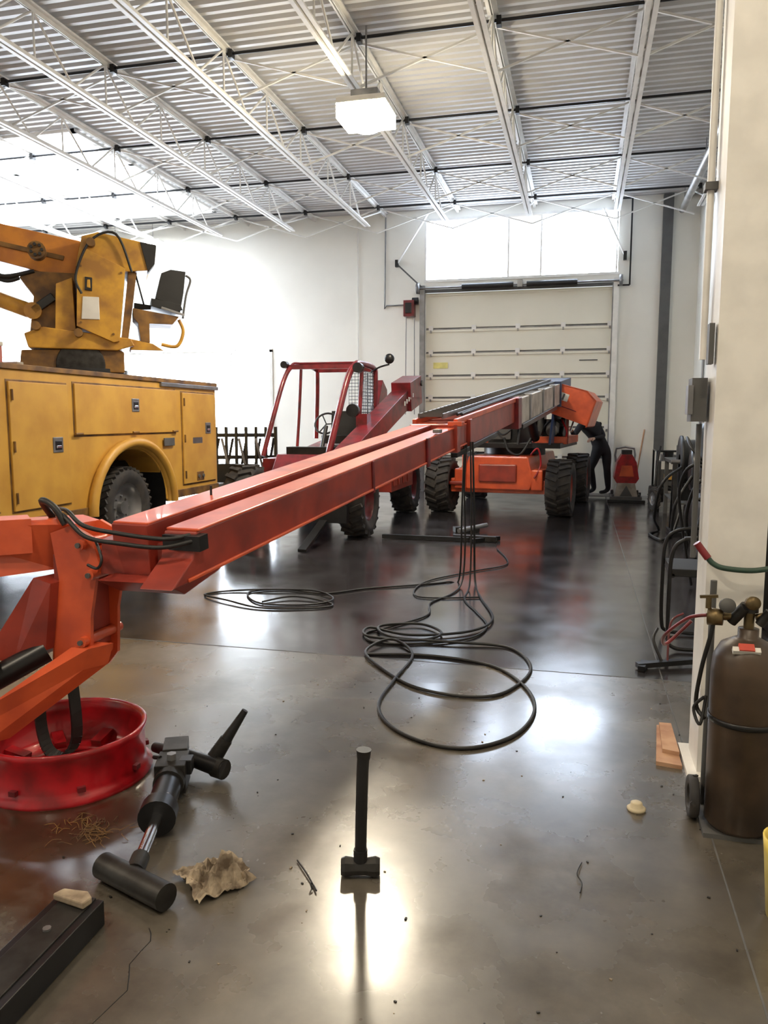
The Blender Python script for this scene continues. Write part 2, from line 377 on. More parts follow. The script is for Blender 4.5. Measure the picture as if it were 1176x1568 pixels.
b.beam(bp(RX+.08,.99,5.7),bp(RX+.08,.99,5.76),.02,.22,REDD); b.beam(bp(RX+.075,.99,4.6),bp(RX+.075,.99,4.63),.012,.2,REDD)
b.beam(bp(-1.62,.99,6.6),bp(-1.62,.99,9.4),.36,.24,ORG2)
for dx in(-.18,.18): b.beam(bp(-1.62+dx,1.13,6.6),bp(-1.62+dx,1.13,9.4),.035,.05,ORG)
b.beam(bp(-1.45,.85,6.6),bp(-1.45,.85,8.2),.06,.05,BLKM)
b.beam(bp(-1.62,.97,9.2),bp(-1.62,.97,9.4),.46,.36,REDD)
b.done('mid_boom',lift,.006)
b=B()
b.beam(bp(-1.62,.97,9.3),bp(-1.62,.97,13.1),.42,.32,CREAM)
b.beam(bp(-1.62,.97,12.7),bp(-1.62,.97,13.9),.46,.4,DKB)
b.beam(bp(-1.40,.80,9.4),bp(-1.40,.80,12.2),.05,.06,BLKM)
for k in range(3): b.beam(bp(-1.62,.97,10+k*1.0),bp(-1.62,.97,10.06+k*1.0),.46,.36,GREY)
b.done('base_boom',lift,.006)
b=B()
for dx in(-.17,.04): b.beam(bp(-1.62+dx,1.17,6.7),bp(-1.62+dx,1.18,12.8),.018,.045,GREY)
Y=6.7
while Y<12.8:
    b.beam(bp(-1.79,1.18,Y),bp(-1.58,1.18,Y),.045,.03,DGREY); Y+=.13
for dx in(.09,.13): b.tube([bp(-1.62+dx,1.16,7),bp(-1.62+dx,1.17,9),bp(-1.62+dx,1.16,12.6)],.014,BLK)
b.done('hose_track',lift)
b=B()
b.beam(bp(-1.47,1.045,2.70),bp(-1.47,1.045,2.76),.17,.06,BLKM)
b.tube([(-2.15,2.85,1.12),(-2.0,2.7,1.13),(-1.9,2.66,1.08),(-1.75,2.66,1.055),(-1.55,2.66,1.04),(-1.47,2.72,1.05)],.009,BLK)
b.tube([(-2.15,2.83,1.10),(-2.0,2.68,1.11),(-1.88,2.64,1.04),(-1.72,2.63,1.02),(-1.55,2.64,1.01),(-1.45,2.70,1.03)],.009,BLK)
b.tube([(-1.85,2.66,1.02),(-1.8,2.62,.96),(-1.82,2.62,.92),(-1.87,2.63,.93)],.006,BLK)
b.tube([(-2.15,2.8,1.09),(-2.12,2.7,1.17),(-2.05,2.68,1.15),(-2.0,2.68,1.08)],.014,BLK)
b.cyl(bp(-1.705,1.115,3.3),bp(-1.705,1.16,3.3),.006,BLK,n=6)
b.done('nose_hoses',lift)
b=B()
y=2.75
b.prism([(-2.42,y-.35,.86),(-2.10,y,.88),(-2.0,y,.98),(-2.02,y,1.07),(-2.10,y,1.09),(-2.50,y-.35,1.09),(-2.6,y-.35,1.0)],(.02,.16,0),ORG)
b.beam((-2.75,2.2,1.03),(-2.2,2.72,1.03),.16,.14,ORG)
for dy in(-.06,.13):
    b.prism([(-2.08,y+dy,1.04),(-1.98,y+dy,1.075),(-1.89,y+dy,1.03),(-1.86,y+dy,.92),(-1.88,y+dy,.85),(-1.91,y+dy,.70),(-1.92,y+dy,.50),(-1.97,y+dy,.44),(-2.10,y+dy,.49),(-2.09,y+dy,.65),(-2.05,y+dy,.85)],(0,.02,0),ORG)
b.bx(-2.08,-1.95,y-.05,y+.13,.55,.95,ORG2)
b.beam((-1.88,2.78,.95),(-1.60,2.85,.93),.14,.14,ORG2)
for c in((-1.93,1.0),(-1.94,.60),(-1.96,.52),(-1.89,.88)):
    b.cyl((c[0],y-.09,c[1]),(c[0],y+.18,c[1]),.022,ORG,n=14); b.cyl((c[0],y-.1,c[1]),(c[0],y-.085,c[1]),.011,DGREY,n=8)
b.prism([(-1.90,y-.1,.58),(-1.93,y-.1,.49),(-2.20,2.38,.25),(-2.38,2.2,.22),(-2.45,2.2,.28),(-2.18,2.38,.40),(-1.98,y-.1,.58)],(.05,.1,0),ORG)
b.prism([(-2.14,y-.1,.86),(-2.06,y-.1,.84),(-2.10,y-.1,.56),(-2.22,y-.15,.5),(-2.3,y-.2,.56)],(.03,.12,0),ORG2)
b.cyl((-2.12,2.68,.55),(-2.42,2.38,.36),.05,BLKM); b.cyl((-2.42,2.38,.36),(-2.6,2.2,.28),.035,CAST)
b.box((-2.25,2.5,.49),(.06,.1,.14),BLKM,(0,0,.7))
b.tube([(-2.2,2.45,.52),(-2.3,2.34,.42),(-2.4,2.3,.34)],.012,BLK)
b.tube([(-2.4,2.3,.64),(-2.36,2.3,.6),(-2.33,2.31,.66)],.012,BLK)
b.done('jib_linkage',lift,.006)
b=B()
P=spline([(-2.14,2.66,.42),(-2.15,2.66,.25),(-2.12,2.66,.13),(-2.07,2.68,.10),(-2.01,2.7,.18),(-2.02,2.7,.44)],5)
for i in range(len(P)-1): b.beam(P[i],P[i+1],.012,.045,BLK,up=V((.5,1,.2)))
b.done('strap',lift)
mo=empty('carrier',(-1.1,13.55,0)); mo.rotation_euler[2]=-.1096; mo.parent=lift
b=B()
b.prism([(-.50,-1.35,.40),(.50,-1.35,.40),(.56,-1.35,.55),(.47,-1.35,.92),(-.47,-1.35,.92),(-.56,-1.35,.55)],(0,2.7,0),ORG)
b.prism([(-.3,-1.39,.52),(.3,-1.39,.52),(.3,-1.39,.8),(-.3,-1.39,.8)],(0,.05,0),ORG2)
b.bx(-.56,-.50,-1.42,-1.3,.35,.95,ORG); b.bx(-.95,-.5,-1.38,-1.3,.46,.52,ORG2)
for y in(-1.15,1.15):
    b.bx(-.78,.78,y-.14,y+.14,.34,.56,ORG); b.bx(-.7,-.52,y-.2,y+.2,.4,.72,ORG); b.bx(.52,.7,y-.2,y+.2,.4,.72,ORG)
    b.cyl((-.9,y,.44),(.9,y,.44),.06,BLKM)
b.cyl((-.45,-1.32,.47),(.45,-1.32,.47),.03,CHR)
b.cyl((0,0,.9),(0,0,1.06),.52,BLKM,n=32)
b.done('chassis',mo,.02)
for x in(-.95,.95):
    for y in(-1.15,1.15):
        b=B(); b.tire((x,y,.445),(1,0,0),.445,.38,DGREY if x<0 else ORG2,20); b.done('wheel',mo)
b=B()
b.bx(-.85,.9,-.95,1.3,1.04,1.12,BLKM)
b.prism([(-.88,-.75,1.1),(-.3,-.75,1.1),(-.3,-.75,1.5),(-.72,-.75,1.55),(-.88,-.75,1.4)],(0,1.9,0),ORG)
b.prism([(-.95,-.85,1.0),(-.55,-.85,1.02),(-.55,-.85,1.18),(-.95,-.85,1.22)],(0,.9,0),ORG)
b.bx(.42,.95,-.6,1.0,1.1,1.22,ORG); b.box((.68,.0,1.35),(.34,.6,.3),BLKM); b.box((.7,-.35,1.38),(.2,.18,.22),GREY)
b.cyl((.5,-.45,1.3),(.5,-.45,1.55),.07,DGREY); b.cyl((.82,-.4,1.25),(.82,-.1,1.5),.04,BLK); b.lathe((.7,-.5,1.32),(0,1,0),[(.02,0),(.1,0),(.1,.04),(.02,.04)],GREY,18)
b.tube([(.55,-.55,1.25),(.62,-.65,1.4),(.75,-.6,1.5),(.85,-.4,1.42)],.02,BLK); b.tube([(.9,-.5,1.15),(.95,-.6,1.3),(.85,-.5,1.5)],.015,RED)
b.bx(.93,.97,-.55,-.5,1.1,1.6,ORG2); b.bx(.40,.44,-.62,.6,1.12,1.62,REDD)
for x in(.22,.72):
    b.prism([(x,-1.0,1.1),(x,.9,1.1),(x,.9,1.9),(x,.5,2.1),(x,-.1,2.1),(x,-.6,1.7)],(.035,0,0),BLKM if x<.5 else DKB)
b.cyl((.18,.2,1.95),(.8,.2,1.95),.06,GREY)
b.cyl((.5,-.9,1.2),(.5,-1.6,1.62),.07,BLKM)
b.bx(-.28,.2,-.8,-.2,1.1,1.5,BLKM)
b.box((-.05,-.85,1.3),(.3,.05,.25),DGREY); b.tube([(.0,-.9,1.2),(.1,-1.0,1.0),(.3,-1.1,.95),(.45,-1.0,1.2)],.018,BLK)
b.tube([(-.2,-.85,1.4),(0,-1.0,1.25),(.2,-1.0,1.4),(.4,-.95,1.55)],.015,BLK)
b.tube([(.5,-1.3,.95),(.62,-1.35,1.05),(.66,-1.3,.8),(.58,-1.4,.6)],.015,RED)
b.done('turntable',mo,.012)
b=B(); b.M=Matrix.Translation((.90,-.1,1.80))@Matrix.Rotation(math.radians(20),4,'Y')
W=.50
pf=[(-W,-.14),(-.30,.22),(.29,.26),(W-.02,.16),(W,-.26),(-.44,-.26)]
for yy in(-.6,.57): b.prism([(x,yy,z) for x,z in pf],(0,.03,0),ORG)
for (xa,za),(xb,zb) in zip(pf[:4],pf[1:5]): b.prism([(xa,-.6,za),(xb,-.6,zb),(xb*.95,-.6,zb-.03),(xa*.95,-.6,za-.03)],(0,1.2,0),ORG)
b.box((-.02,-.605,.05),(.16,.01,.12),WHT); b.box((-.02,-.612,.05),(.03,.01,.1),DGREY); b.box((.0,-.608,-.1),(.5,.01,.015),REDD)
b.M=Matrix(); b.cyl((.9,.3,1.3),(1.0,.35,1.7),.015,CHR)
b.done('engine_hood',mo,.015)

# ---------------------------------------------------------------- utility truck
tr=empty('utility_truck')
X0=-5.0
b=B()
Yc=7.95
arch=[(Yc+.74*math.cos(a),.50+.66*math.sin(a)) for a in [math.pi*i/16 for i in range(17)]]
prof=[(4.2,.50),(4.2,1.95),(10.1,1.95),(10.1,.52),(8.69,.50)]+arch[1:-1]+[(7.21,.50)]
b.prism([(X0,y,z) for y,z in prof],(-.5,0,0),YEL)
b.prism([(X0-2.0,y,z) for y,z in prof],(-.5,0,0),YEL)
b.bx(X0-2.0,X0-.5,4.2,10.0,1.0,1.15,YELD); b.bx(X0-2.0,X0-.5,4.2,4.3,1.1,1.95,YEL)
b.bx(X0-2.0,X0-.5,9.9,10.05,.8,1.5,YEL); b.bx(X0-2.5,X0,10.1,10.4,.45,.58,DGREY)
b.done('service_body',tr,.012)
b=B()
b.bx(X0-.5,X0+.02,4.2,10.12,1.95,2.0,YELD); b.bx(X0-2.5,X0-2.0,4.2,10.12,1.95,2.0,YELD)
b.bx(X0-.5,X0+.03,8.6,10.14,1.90,1.95,GREY)
def panel(y0,y1,z0,z1,latch=None,hinge=None):
    b.bx(X0-.01,X0+.004,y0-.02,y1+.02,z0-.02,z1+.02,YELD); b.bx(X0-.01,X0+.022,y0,y1,z0,z1,YEL)
    if latch:
        y,z=latch; b.bx(X0,X0+.03,y-.075,y+.075,z-.075,z+.075,GREY); b.bx(X0+.02,X0+.034,y-.05,y+.05,z-.05,z+.04,BLKM); b.box((X0+.035,y,z-.02),(.01,.07,.03),CHR)
    if hinge is not None:
        for z in(z0+.12,(z0+z1)/2,z1-.12): b.cyl((X0+.03,hinge,z-.05),(X0+.03,hinge,z+.05),.012,YELD,n=6)
panel(4.3,5.80,.68,1.82,(5.62,1.25)); panel(5.98,6.80,.66,1.84,(6.62,1.25),6.01)
panel(6.92,8.95,1.34,1.86,(8.02,1.66)); panel(9.12,10.02,.66,1.84,(9.80,1.38),9.15)
for y in(6.95,8.0,8.9): b.cyl((X0+.03,y-.06,1.35),(X0+.03,y+.06,1.35),.014,YELD,n=6)
b.bx(X0,X0+.02,4.2,7.1,.48,.58,YELD); b.bx(X0,X0+.02,8.8,10.1,.50,.60,YELD)
b.box((X0+.012,9.5,1.22),(.02,.28,.09),GREY)
b.box((X0+.012,9.55,.74),(.03,.2,.12),YELD); b.cyl((X0+.02,9.5,.74),(X0+.04,9.5,.74),.025,DGREY); b.cyl((X0+.02,9.62,.74),(X0+.04,9.62,.74),.025,DGREY)
b.box((X0+.025,8.75,1.22),(.015,.25,.1),DGREY)
b.done('compartment_doors',tr,.006)
b=B()
for k,rad in((.0,.82),(.05,.80)):
    P=[(X0+.045-k,Yc+(rad+.02)*math.cos(a),.48+(rad-.06)*math.sin(a)) for a in [math.pi*i/24 for i in range(25)]]
    b.tube(P,.055,YEL,k=1,n=10)
b.lathe((X0-.4,Yc,.5),(1,0,0),[(.72,0),(.72,.4)],BLK,32)
b.bx(X0-2.1,X0-.4,7.1,8.8,.3,1.0,BLKM)
b.bx(X0-2.0,X0-.5,2.2,10.2,.55,.8,BLKM)
b.done('fenders_and_frame',tr)
for x in(X0-.2,X0-2.3):
    b=B(); b.tire((x,Yc,.48),(1,0,0),.48,.30,GREY,34,rr=.6,lug=.02); b.done('rear_wheel',tr)
    b=B(); b.tire((x,3.0,.48),(1,0,0),.48,.28,GREY,34,rr=.6,lug=.02); b.done('front_wheel',tr)
b=B(); 
b.prism([(X0-.15,1.6,.7),(X0-.15,4.1,.7),(X0-.15,4.1,2.3),(X0-.15,2.9,2.35),(X0-.15,2.4,1.6),(X0-.15,1.6,1.45)],(-2.2,0,0),YEL)
b.prism([(X0-.14,3.0,1.55),(X0-.14,3.9,1.55),(X0-.14,3.9,2.15),(X0-.14,3.1,2.15)],(-.02,0,0),BLKM)
b.bx(X0-2.3,X0-.2,1.45,1.62,.6,.85,CHR); b.done('truck_cab',tr,.03)
cr=empty('crane',(-6.1,8.75,2.05)); cr.rotation_euler[2]=math.radians(33); cr.parent=tr
s=.0082
def L2(px,py): return ((px-135)*s,(577-py)*s)
def pp(b,pts,y0,dep,m):
    b.prism([(L2(*p)[0],y0,L2(*p)[1]) for p in pts],(0,dep,0),m)
b=B()
b.cyl((-.15,0,-.95),(-.15,0,.0),.35,YELD,n=28)
b.cyl((-.15,0,-.05),(-.15,0,.06),.66,BLKM,n=36); b.cyl((-.15,0,.06),(-.15,0,.24),.5,YELD,n=36)
b.lathe((-.05,-.52,.1),(0,1,0),[(0,0),(.28,0),(.28,.06),(0,.06)],CAST,28)
pp(b,[(45,575),(190,575),(190,545),(180,540),(50,545)],-.5,.9,YELD)
pp(b,[(55,522),(80,512),(200,525),(205,535),(180,543),(60,542)],-.55,1.0,YELC)
b.done('slew_base',cr,.012)
b=B()
pp(b,[(126,510),(130,425),(142,400),(196,425),(184,530),(176,532)],-.6,.95,YELC)
pp(b,[(128,425),(138,382),(160,375),(240,388),(238,402),(228,425),(200,428),(165,432)],-.55,.85,YELC)
pp(b,[(186,530),(200,428),(212,428),(205,475),(196,530)],-.5,.8,YELD)  # column's right flank: its shade is put into the darker yellow
pp(b,[(218,385),(241,388),(238,415),(228,428)],-.57,.2,BLKM)
pp(b,[(60,520),(68,465),(50,440),(58,430),(125,430),(126,515),(85,520)],-.3,.55,YELD)
pp(b,[(96,520),(100,450),(122,440),(124,515)],-.5,.2,YELC)
pp(b,[(136,468),(158,468),(158,500),(133,500)],-.612,.02,WHT)
pp(b,[(140,440),(150,441),(149,460),(139,459)],-.615,.02,BLKM)
pp(b,[(143,444),(147,444),(147,456),(142,455)],-.62,.02,YELC)
for q in((150,392),(78,408),(72,512),(128,520)):
    x,z=L2(*q); b.cyl((x,-.66,z),(x,-.5,z),.05 if q[0]!=78 else .10,YELD,n=16)
    if q[0]==78:
        for k in range(7):
            a=k*.9; b.cyl((x+.06*math.cos(a),-.7,z+.06*math.sin(a)),(x+.06*math.cos(a),-.64,z+.06*math.sin(a)),.018,BLKM,n=8)
for q in((135,425),(190,432),(132,505),(176,520)):
    x,z=L2(*q); b.cyl((x,-.615,z),(x,-.6,z),.014,YELD,n=8)
b.tube([(L2(205,430)[0],-.6,L2(0,430)[1]),(L2(185,378)[0],-.62,L2(0,378)[1]),(L2(150,384)[0],-.64,L2(0,390)[1]),(L2(128,440)[0],-.66,L2(0,440)[1]),(L2(135,460)[0],-.66,L2(0,465)[1])],.016,BLK)
b.done('crane_column',cr,.015)
b=B()
pp(b,[(-420,330),(-420,385),(0,412),(90,432),(125,432),(135,382),(60,370),(0,360)],-.25,.4,ORC)
pp(b,[(-300,366),(0,392),(110,412),(112,405),(0,385),(-300,358)],-.27,.45,YELD)
x,z=L2(66,487); b.cyl((x,-.35,z),(x,.0,z),.1,YELC); 
x2,z2=L2(-200,400); b.cyl((x,-.18,z),(x2,-.18,z2),.075,YELC); b.cyl((x,-.18,z),((x+x2)*.47,-.18,(z+z2)*.5),.09,YELC)
b.tube([(L2(-40,420)[0],-.3,L2(0,400)[1]),(L2(0,400)[0],-.34,L2(0,430)[1]),(L2(30,430)[0],-.3,L2(0,445)[1]),(L2(50,420)[0],-.3,L2(0,440)[1])],.03,BLK)
b.tube([(L2(0,390)[0],-.3,L2(0,392)[1]),(L2(18,410)[0],-.36,L2(0,410)[1]),(L2(26,430)[0],-.36,L2(0,440)[1]),(L2(70,450)[0],-.3,L2(0,430)[1])],.025,BLK)
b.beam((L2(66,487)[0],-.3,L2(0,487)[1]),(L2(95,470)[0],-.3,L2(0,465)[1]),.1,.1,BLKM)
b.done('crane_boom',cr,.012)
b=B()
pp(b,[(205,478),(272,488),(262,500),(228,500),(228,528),(215,528),(212,500),(205,492)],-.4,.5,YELD)
pp(b,[(192,522),(232,530),(248,540),(200,540)],-.4,.5,YELC)
P=[(L2(272,492)[0],-.35,L2(0,492)[1]),(L2(278,500)[0],-.35,L2(0,510)[1]),(L2(268,530)[0],-.35,L2(0,532)[1]),(L2(245,530)[0],-.35,L2(0,530)[1])]
b.tube(P,.022,YELC)
pp(b,[(232,462),(275,470),(278,478),(262,482),(232,474)],-.4,.5,BLK)
pp(b,[(238,462),(248,424),(262,418),(284,420),(280,452),(274,482),(262,482),(264,470)],-.38,.46,BLK)
b.tube([(L2(284,425)[0],-.35,L2(0,425)[1]),(L2(291,432)[0],-.35,L2(0,432)[1]),(L2(284,455)[0],-.35,L2(0,455)[1]),(L2(278,490)[0],-.35,L2(0,490)[1])],.015,DGREY)
b.beam((L2(246,475)[0],-.42,L2(0,476)[1]),(L2(280,488)[0],-.42,L2(0,486)[1]),.03,.03,GREY)
pp(b,[(208,465),(236,468),(236,474),(208,476)],-.1,.3,BLK)
b.tube([(L2(205,400)[0],-.2,L2(0,400)[1]),(L2(215,440)[0],-.2,L2(0,440)[1]),(L2(222,470)[0],-.2,L2(0,470)[1])],.012,BLK)
b.done('operator_seat',cr,.012)
b=B(); PK=mat('faded_pink_plastic',(.6,.22,.2),.6)
b.box((-6.85,7.55,2.19),(.6,.5,.32),PK); b.box((-6.85,7.55,2.37),(.62,.52,.05),WHT); b.box((-6.85,7.6,2.51),(.45,.4,.22),CREAM); b.box((-6.85,7.6,2.63),(.47,.42,.03),YELD)
b.box((-6.6,8.0,2.1),(.4,.3,.14),CREAM)
b.bx(-7.4,-6.3,7.1,8.3,1.99,2.03,YELD)
b.done('cargo_boxes',tr,.01)
b=B()
for i in range(8): 
    yy=11.2+i*.055
    b.bx(-5.75+i*.145,-5.71+i*.145,yy,yy+.04,.05,1.38,BLKM)
for z in(.1,.5,.9,1.25): b.beam((-5.8,11.2,z),(-4.7,11.62,z),.03,.06,BLKM)
for k in range(5): b.beam((-5.75+k*.2,11.22+k*.08,.15),(-5.55+k*.2,11.3+k*.08,1.2),.03,.04,BLKM)
for k in range(4): b.beam((-5.55+k*.25,11.30+k*.09,.15),(-5.75+k*.25,11.2+k*.09,1.2),.03,.04,GREY)
for z in(.25,.4,.6): b.beam((-5.75,11.25,z),(-5.2,11.45,z),.05,.05,GREY)
b.box((-5.5,11.35,.45),(.5,.2,.7),BLKM,(0,0,.35))
b.beam((-5.8,11.2,.03),(-4.7,11.62,.03),.4,.06,BLKM)
b.done('steel_grate_rack')

# ---------------------------------------------------------------- telehandler
te=empty('telehandler')
b=B()
b.prism([(-4.05,9.9,.55),(-4.05,12.9,.6),(-4.05,12.9,1.15),(-4.05,12.2,1.2),(-4.05,10.6,1.02),(-4.05,10.0,1.02),(-4.05,9.8,.8)],(.95,0,0),REDD)
b.prism([(-3.35,12.0,.7),(-3.35,13.0,.7),(-3.35,13.0,2.0),(-3.35,12.7,2.15),(-3.35,12.3,1.6)],(.12,0,0),REDD)
b.bx(-3.2,-2.75,10.2,12.0,.55,1.05,REDD); b.bx(-4.35,-4.0,10.2,12.0,.55,.95,REDD)
b.prism([(-3.15,9.0,.95),(-2.7,9.0,.95),(-2.55,9.1,1.0),(-2.6,9.9,1.0),(-3.15,9.9,1.0)],(0,0,.04),REDD)
for y in(9.55,12.3): b.cyl((-4.3,y,.46),(-2.75,y,.46),.1,REDD)
b.bx(-3.7,-3.4,9.4,9.9,.4,.8,REDD)
b.box((-2.74,11.0,.9),(.02,.3,.14),BLKM); b.bx(-2.76,-2.5,10.3,11.7,.5,.9,ORG2); b.bx(-2.7,-2.56,10.3,11.7,.9,.93,REDD)
for k in range(4): b.box((-2.49,10.5+k*.3,.7),(.012,.2,.25),ORG2)
b.done('body',te,.02)
b=B()
b.beam((-2.78,12.9,2.02),(-2.95,9.4,.95),.26,.32,REDD,h2=.24); b.beam((-2.78,12.95,2.0),(-2.80,12.2,1.85),.32,.46,REDD)
b.beam((-2.95,9.6,1.0),(-2.98,8.95,.72),.2,.22,REDD); b.bx(-3.9,-2.7,8.85,8.95,.25,.75,BLKM)
b.cyl((-2.8,11.6,1.0),(-2.9,10.4,1.0),.06,GREY)
for k in range(5): b.box((-2.640-.006*k,12.35-k*.12,1.885-k*.036),(.01,.07,.07),WHT)
b.cyl((-3.0,12.9,2.1),(-2.6,12.9,2.1),.05,BLKM)
for x in(-3.75,-3.0): b.beam((x,8.9,.28),(x,8.1,.03),.1,.04,BLKM)
b.done('lift_arm',te,.012)
b=B()
for x,t in((-4.05,.034),(-3.12,.045)):
    b.tube([(x-.14,9.85,1.0),(x-.06,10.05,1.55),(x+.0,10.3,2.05),(x+.04,10.5,2.24),(x+.04,10.8,2.29),(x+.04,11.5,2.27),(x+.04,11.62,2.1),(x,11.65,1.2)],t,REDD,k=5)
    b.tube([(x+.02,10.95,2.27),(x,10.9,1.6),(x-.02,10.85,1.1)],t*.7,REDD)
for y in(10.55,10.75,10.95,11.15,11.35): b.cyl((-3.99,y,2.29),(-3.1,y,2.29),.012,REDD,n=6)
b.bx(-3.99,-3.1,11.57,11.64,2.22,2.3,REDD); b.bx(-4.02,-3.08,10.44,10.51,2.2,2.26,REDD)
for i in range(8):
    xx=-3.5+i*.05; b.cyl((xx,11.62,1.25),(xx,11.62,2.2),.004,BLKM,n=4)
for i in range(20): b.cyl((-3.5,11.62,1.25+i*.05),(-3.1,11.62,1.25+i*.05),.004,BLKM,n=4)
for i in range(14):
    yy=10.95+i*.05; b.cyl((-3.09,yy,1.3),(-3.09,yy,2.2),.004,BLKM,n=4)
for i in range(19): b.cyl((-3.09,10.93,1.3+i*.05),(-3.09,11.62,1.3+i*.05),.004,BLKM,n=4)
b.done('cab_frame',te)
b=B()
b.box((-3.5,11.25,1.2),(.5,.45,.12),BLK); b.box((-3.5,11.46,1.42),(.44,.1,.4),BLK,(-.15,0,0))
b.cyl((-3.55,10.4,1.0),(-3.55,10.65,1.40),.03,BLK)
P=[(-3.55+.17*math.cos(a),10.66+.17*math.sin(a)*.5,1.44+.17*math.sin(a)*.85) for a in [2*math.pi*i/24 for i in range(25)]]
b.tube(P,.014,BLK,k=1); 
for a in(0,2.1,4.2): b.cyl((-3.55,10.66,1.43),(-3.55+.17*math.cos(a),10.66+.085*math.sin(a),1.44+.145*math.sin(a)),.01,BLK,n=6)
b.bx(-3.95,-3.15,10.1,10.35,1.0,1.12,BLKM)
b.cyl((-3.04,10.25,1.62),(-3.04,10.33,1.62),.09,BLKM); b.cyl((-2.98,10.3,2.2),(-2.98,10.4,2.2),.07,BLKM)
b.cyl((-4.07,10.35,2.26),(-4.07,10.45,2.26),.05,BLKM); b.beam((-3.1,10.4,2.2),(-2.9,10.36,2.2),.02,.02,BLKM)
b.ball((-2.75,11.2,2.38),.075,BLKM,10,(1,.6,1)); b.tube([(-3.05,11.3,2.2),(-2.9,11.2,2.26),(-2.75,11.2,2.3)],.014,BLKM)
b.box((-2.98,10.6,1.45),(.16,.2,.25),REDD)
b.done('controls',te)
for x in(-4.3,-2.75):
    b=B(); b.tire((x,9.55,.455),(1,0,0),.455,.34,REDD,18); b.done('wheel',te)
    b=B(); b.tire((x,12.3,.455),(1,0,0),.455,.34,REDD,18); b.done('wheel',te)

# ---------------------------------------------------------------- floor things near camera
b=B(); c=(-2.09,2.74,0)
b.lathe(c,(0,0,1),[(.345,0),(.35,.012),(.33,.03),(.322,.05),(.318,.16),(.325,.18),(.33,.205),(.322,.21),(.308,.2),(.305,.16),(.30,.05),(.27,.03),(.20,.025),(.19,.03),(.19,.0),(.345,0)],RED,56)
for i in range(8):
    a=i*math.pi/4; d=V((math.cos(a),math.sin(a),0)); b.beam(V(c)+d*.2+V((0,0,.04)),V(c)+d*.3+V((0,0,.06)),.05,.03,RED)
    b.box(V(c)+d*.325+V((0,0,.06)),(.03,.03,.02),REDD,(0,0,a))
b.done('steel_wheel_rim')
b=B(); h=V((-.664,2.31,.033))
x=V((.97,.245,0))
def octa(p,q,r0,r1,m): b.cyl(p,q,r0,m,r2=r1,n=8,sm=False)
octa(h-x*.064,h-x*.05,.027,.033,CAST); octa(h-x*.05,h-x*.02,.033,.028,CAST); octa(h-x*.02,h+x*.02,.028,.028,CAST); octa(h+x*.02,h+x*.05,.028,.033,CAST); octa(h+x*.05,h+x*.064,.033,.027,CAST)
b.tube([h+V((0,0,.0)),h+V((.001,0,.08)),h+V((.004,.0,.2)),h+V((.008,0,.33)),h+V((.011,0,.38)),h+V((.012,0,.40))],(.019,.0205),BLK,n=16,k=3)
b.cyl(h+V((.0115,0,.375)),h+V((.0125,0,.405)),.0215,BLK,r2=.025,n=16); b.cyl(h+V((0,0,.02)),h+V((0,0,.06)),.023,BLK,n=16)
b.done('sledgehammer')
b=B()
A=V((-1.48,2.09,.045)); Bq=V((-1.19,1.985,.045)); b.cyl(A,Bq,.042,CAST,n=20); b.cyl(A-(Bq-A).normalized()*.004,A,.03,BLKM); 
m1=V((-1.345,2.06,.06)); m2=V((-1.44,2.36,.075)); m3=V((-1.56,2.68,.08)); m4=V((-1.64,2.86,.08))
b.cyl(m1,m2,.02,CHR,n=18); b.cyl(m1,m1+(m2-m1)*.25,.03,CAST)
dd=(m3-m2).normalized()
b.cyl(m2-dd*.01,m2+dd*.06,.068,BLKM,n=20); b.cyl(m2+dd*.06,m2+dd*.09,.045,CAST); b.cyl(m2+dd*.09,m3-dd*.1,.052,BLKM,n=20); b.cyl(m3-dd*.1,m3-dd*.05,.06,CAST,n=20)
for k in range(6):
    a=k*math.pi/3; xx,yy,zz=basis(dd); o=(xx*math.cos(a)+yy*math.sin(a))*.055; b.cyl(m2+dd*.04+o,m2+dd*.075+o,.01,GREY,n=6)
b.beam(m3-dd*.06,m3+dd*.08,.12,.12,CAST); b.beam(m3+dd*.08,m4+dd*.02,.10,.13,CAST)
b.box(m3+dd*.03+V((.06,.0,.03)),(.05,.06,.06),BLKM,(0,0,.3)); b.cyl(m3+V((.0,0,.06)),m3+V((0,0,.085)),.02,GREY,n=6)
c1=V((-1.79,2.94,.055)); c2=V((-1.40,2.82,.05)); b.cyl(c1,m4,.022,CAST,r2=.03); b.cyl(m4,c2,.032,BLKM,r2=.038); b.cyl(c2-(c2-c1).normalized()*.05,c2,.042,CAST)
h1=V((-1.47,2.87,.07)); h2=V((-1.35,2.93,.27)); b.cyl(h1,h1+(h2-h1)*.4,.034,CAST,r2=.028); b.cyl(h1+(h2-h1)*.4,h2,.024,BLKM,r2=.014)
b.tube([m3+V((-.05,0,.06)),m3+V((-.09,.02,.05)),m3+V((-.1,.1,.02)),m3+V((-.06,.15,.05))],.009,BLK)
b.done('hydraulic_cylinder',None,.004)
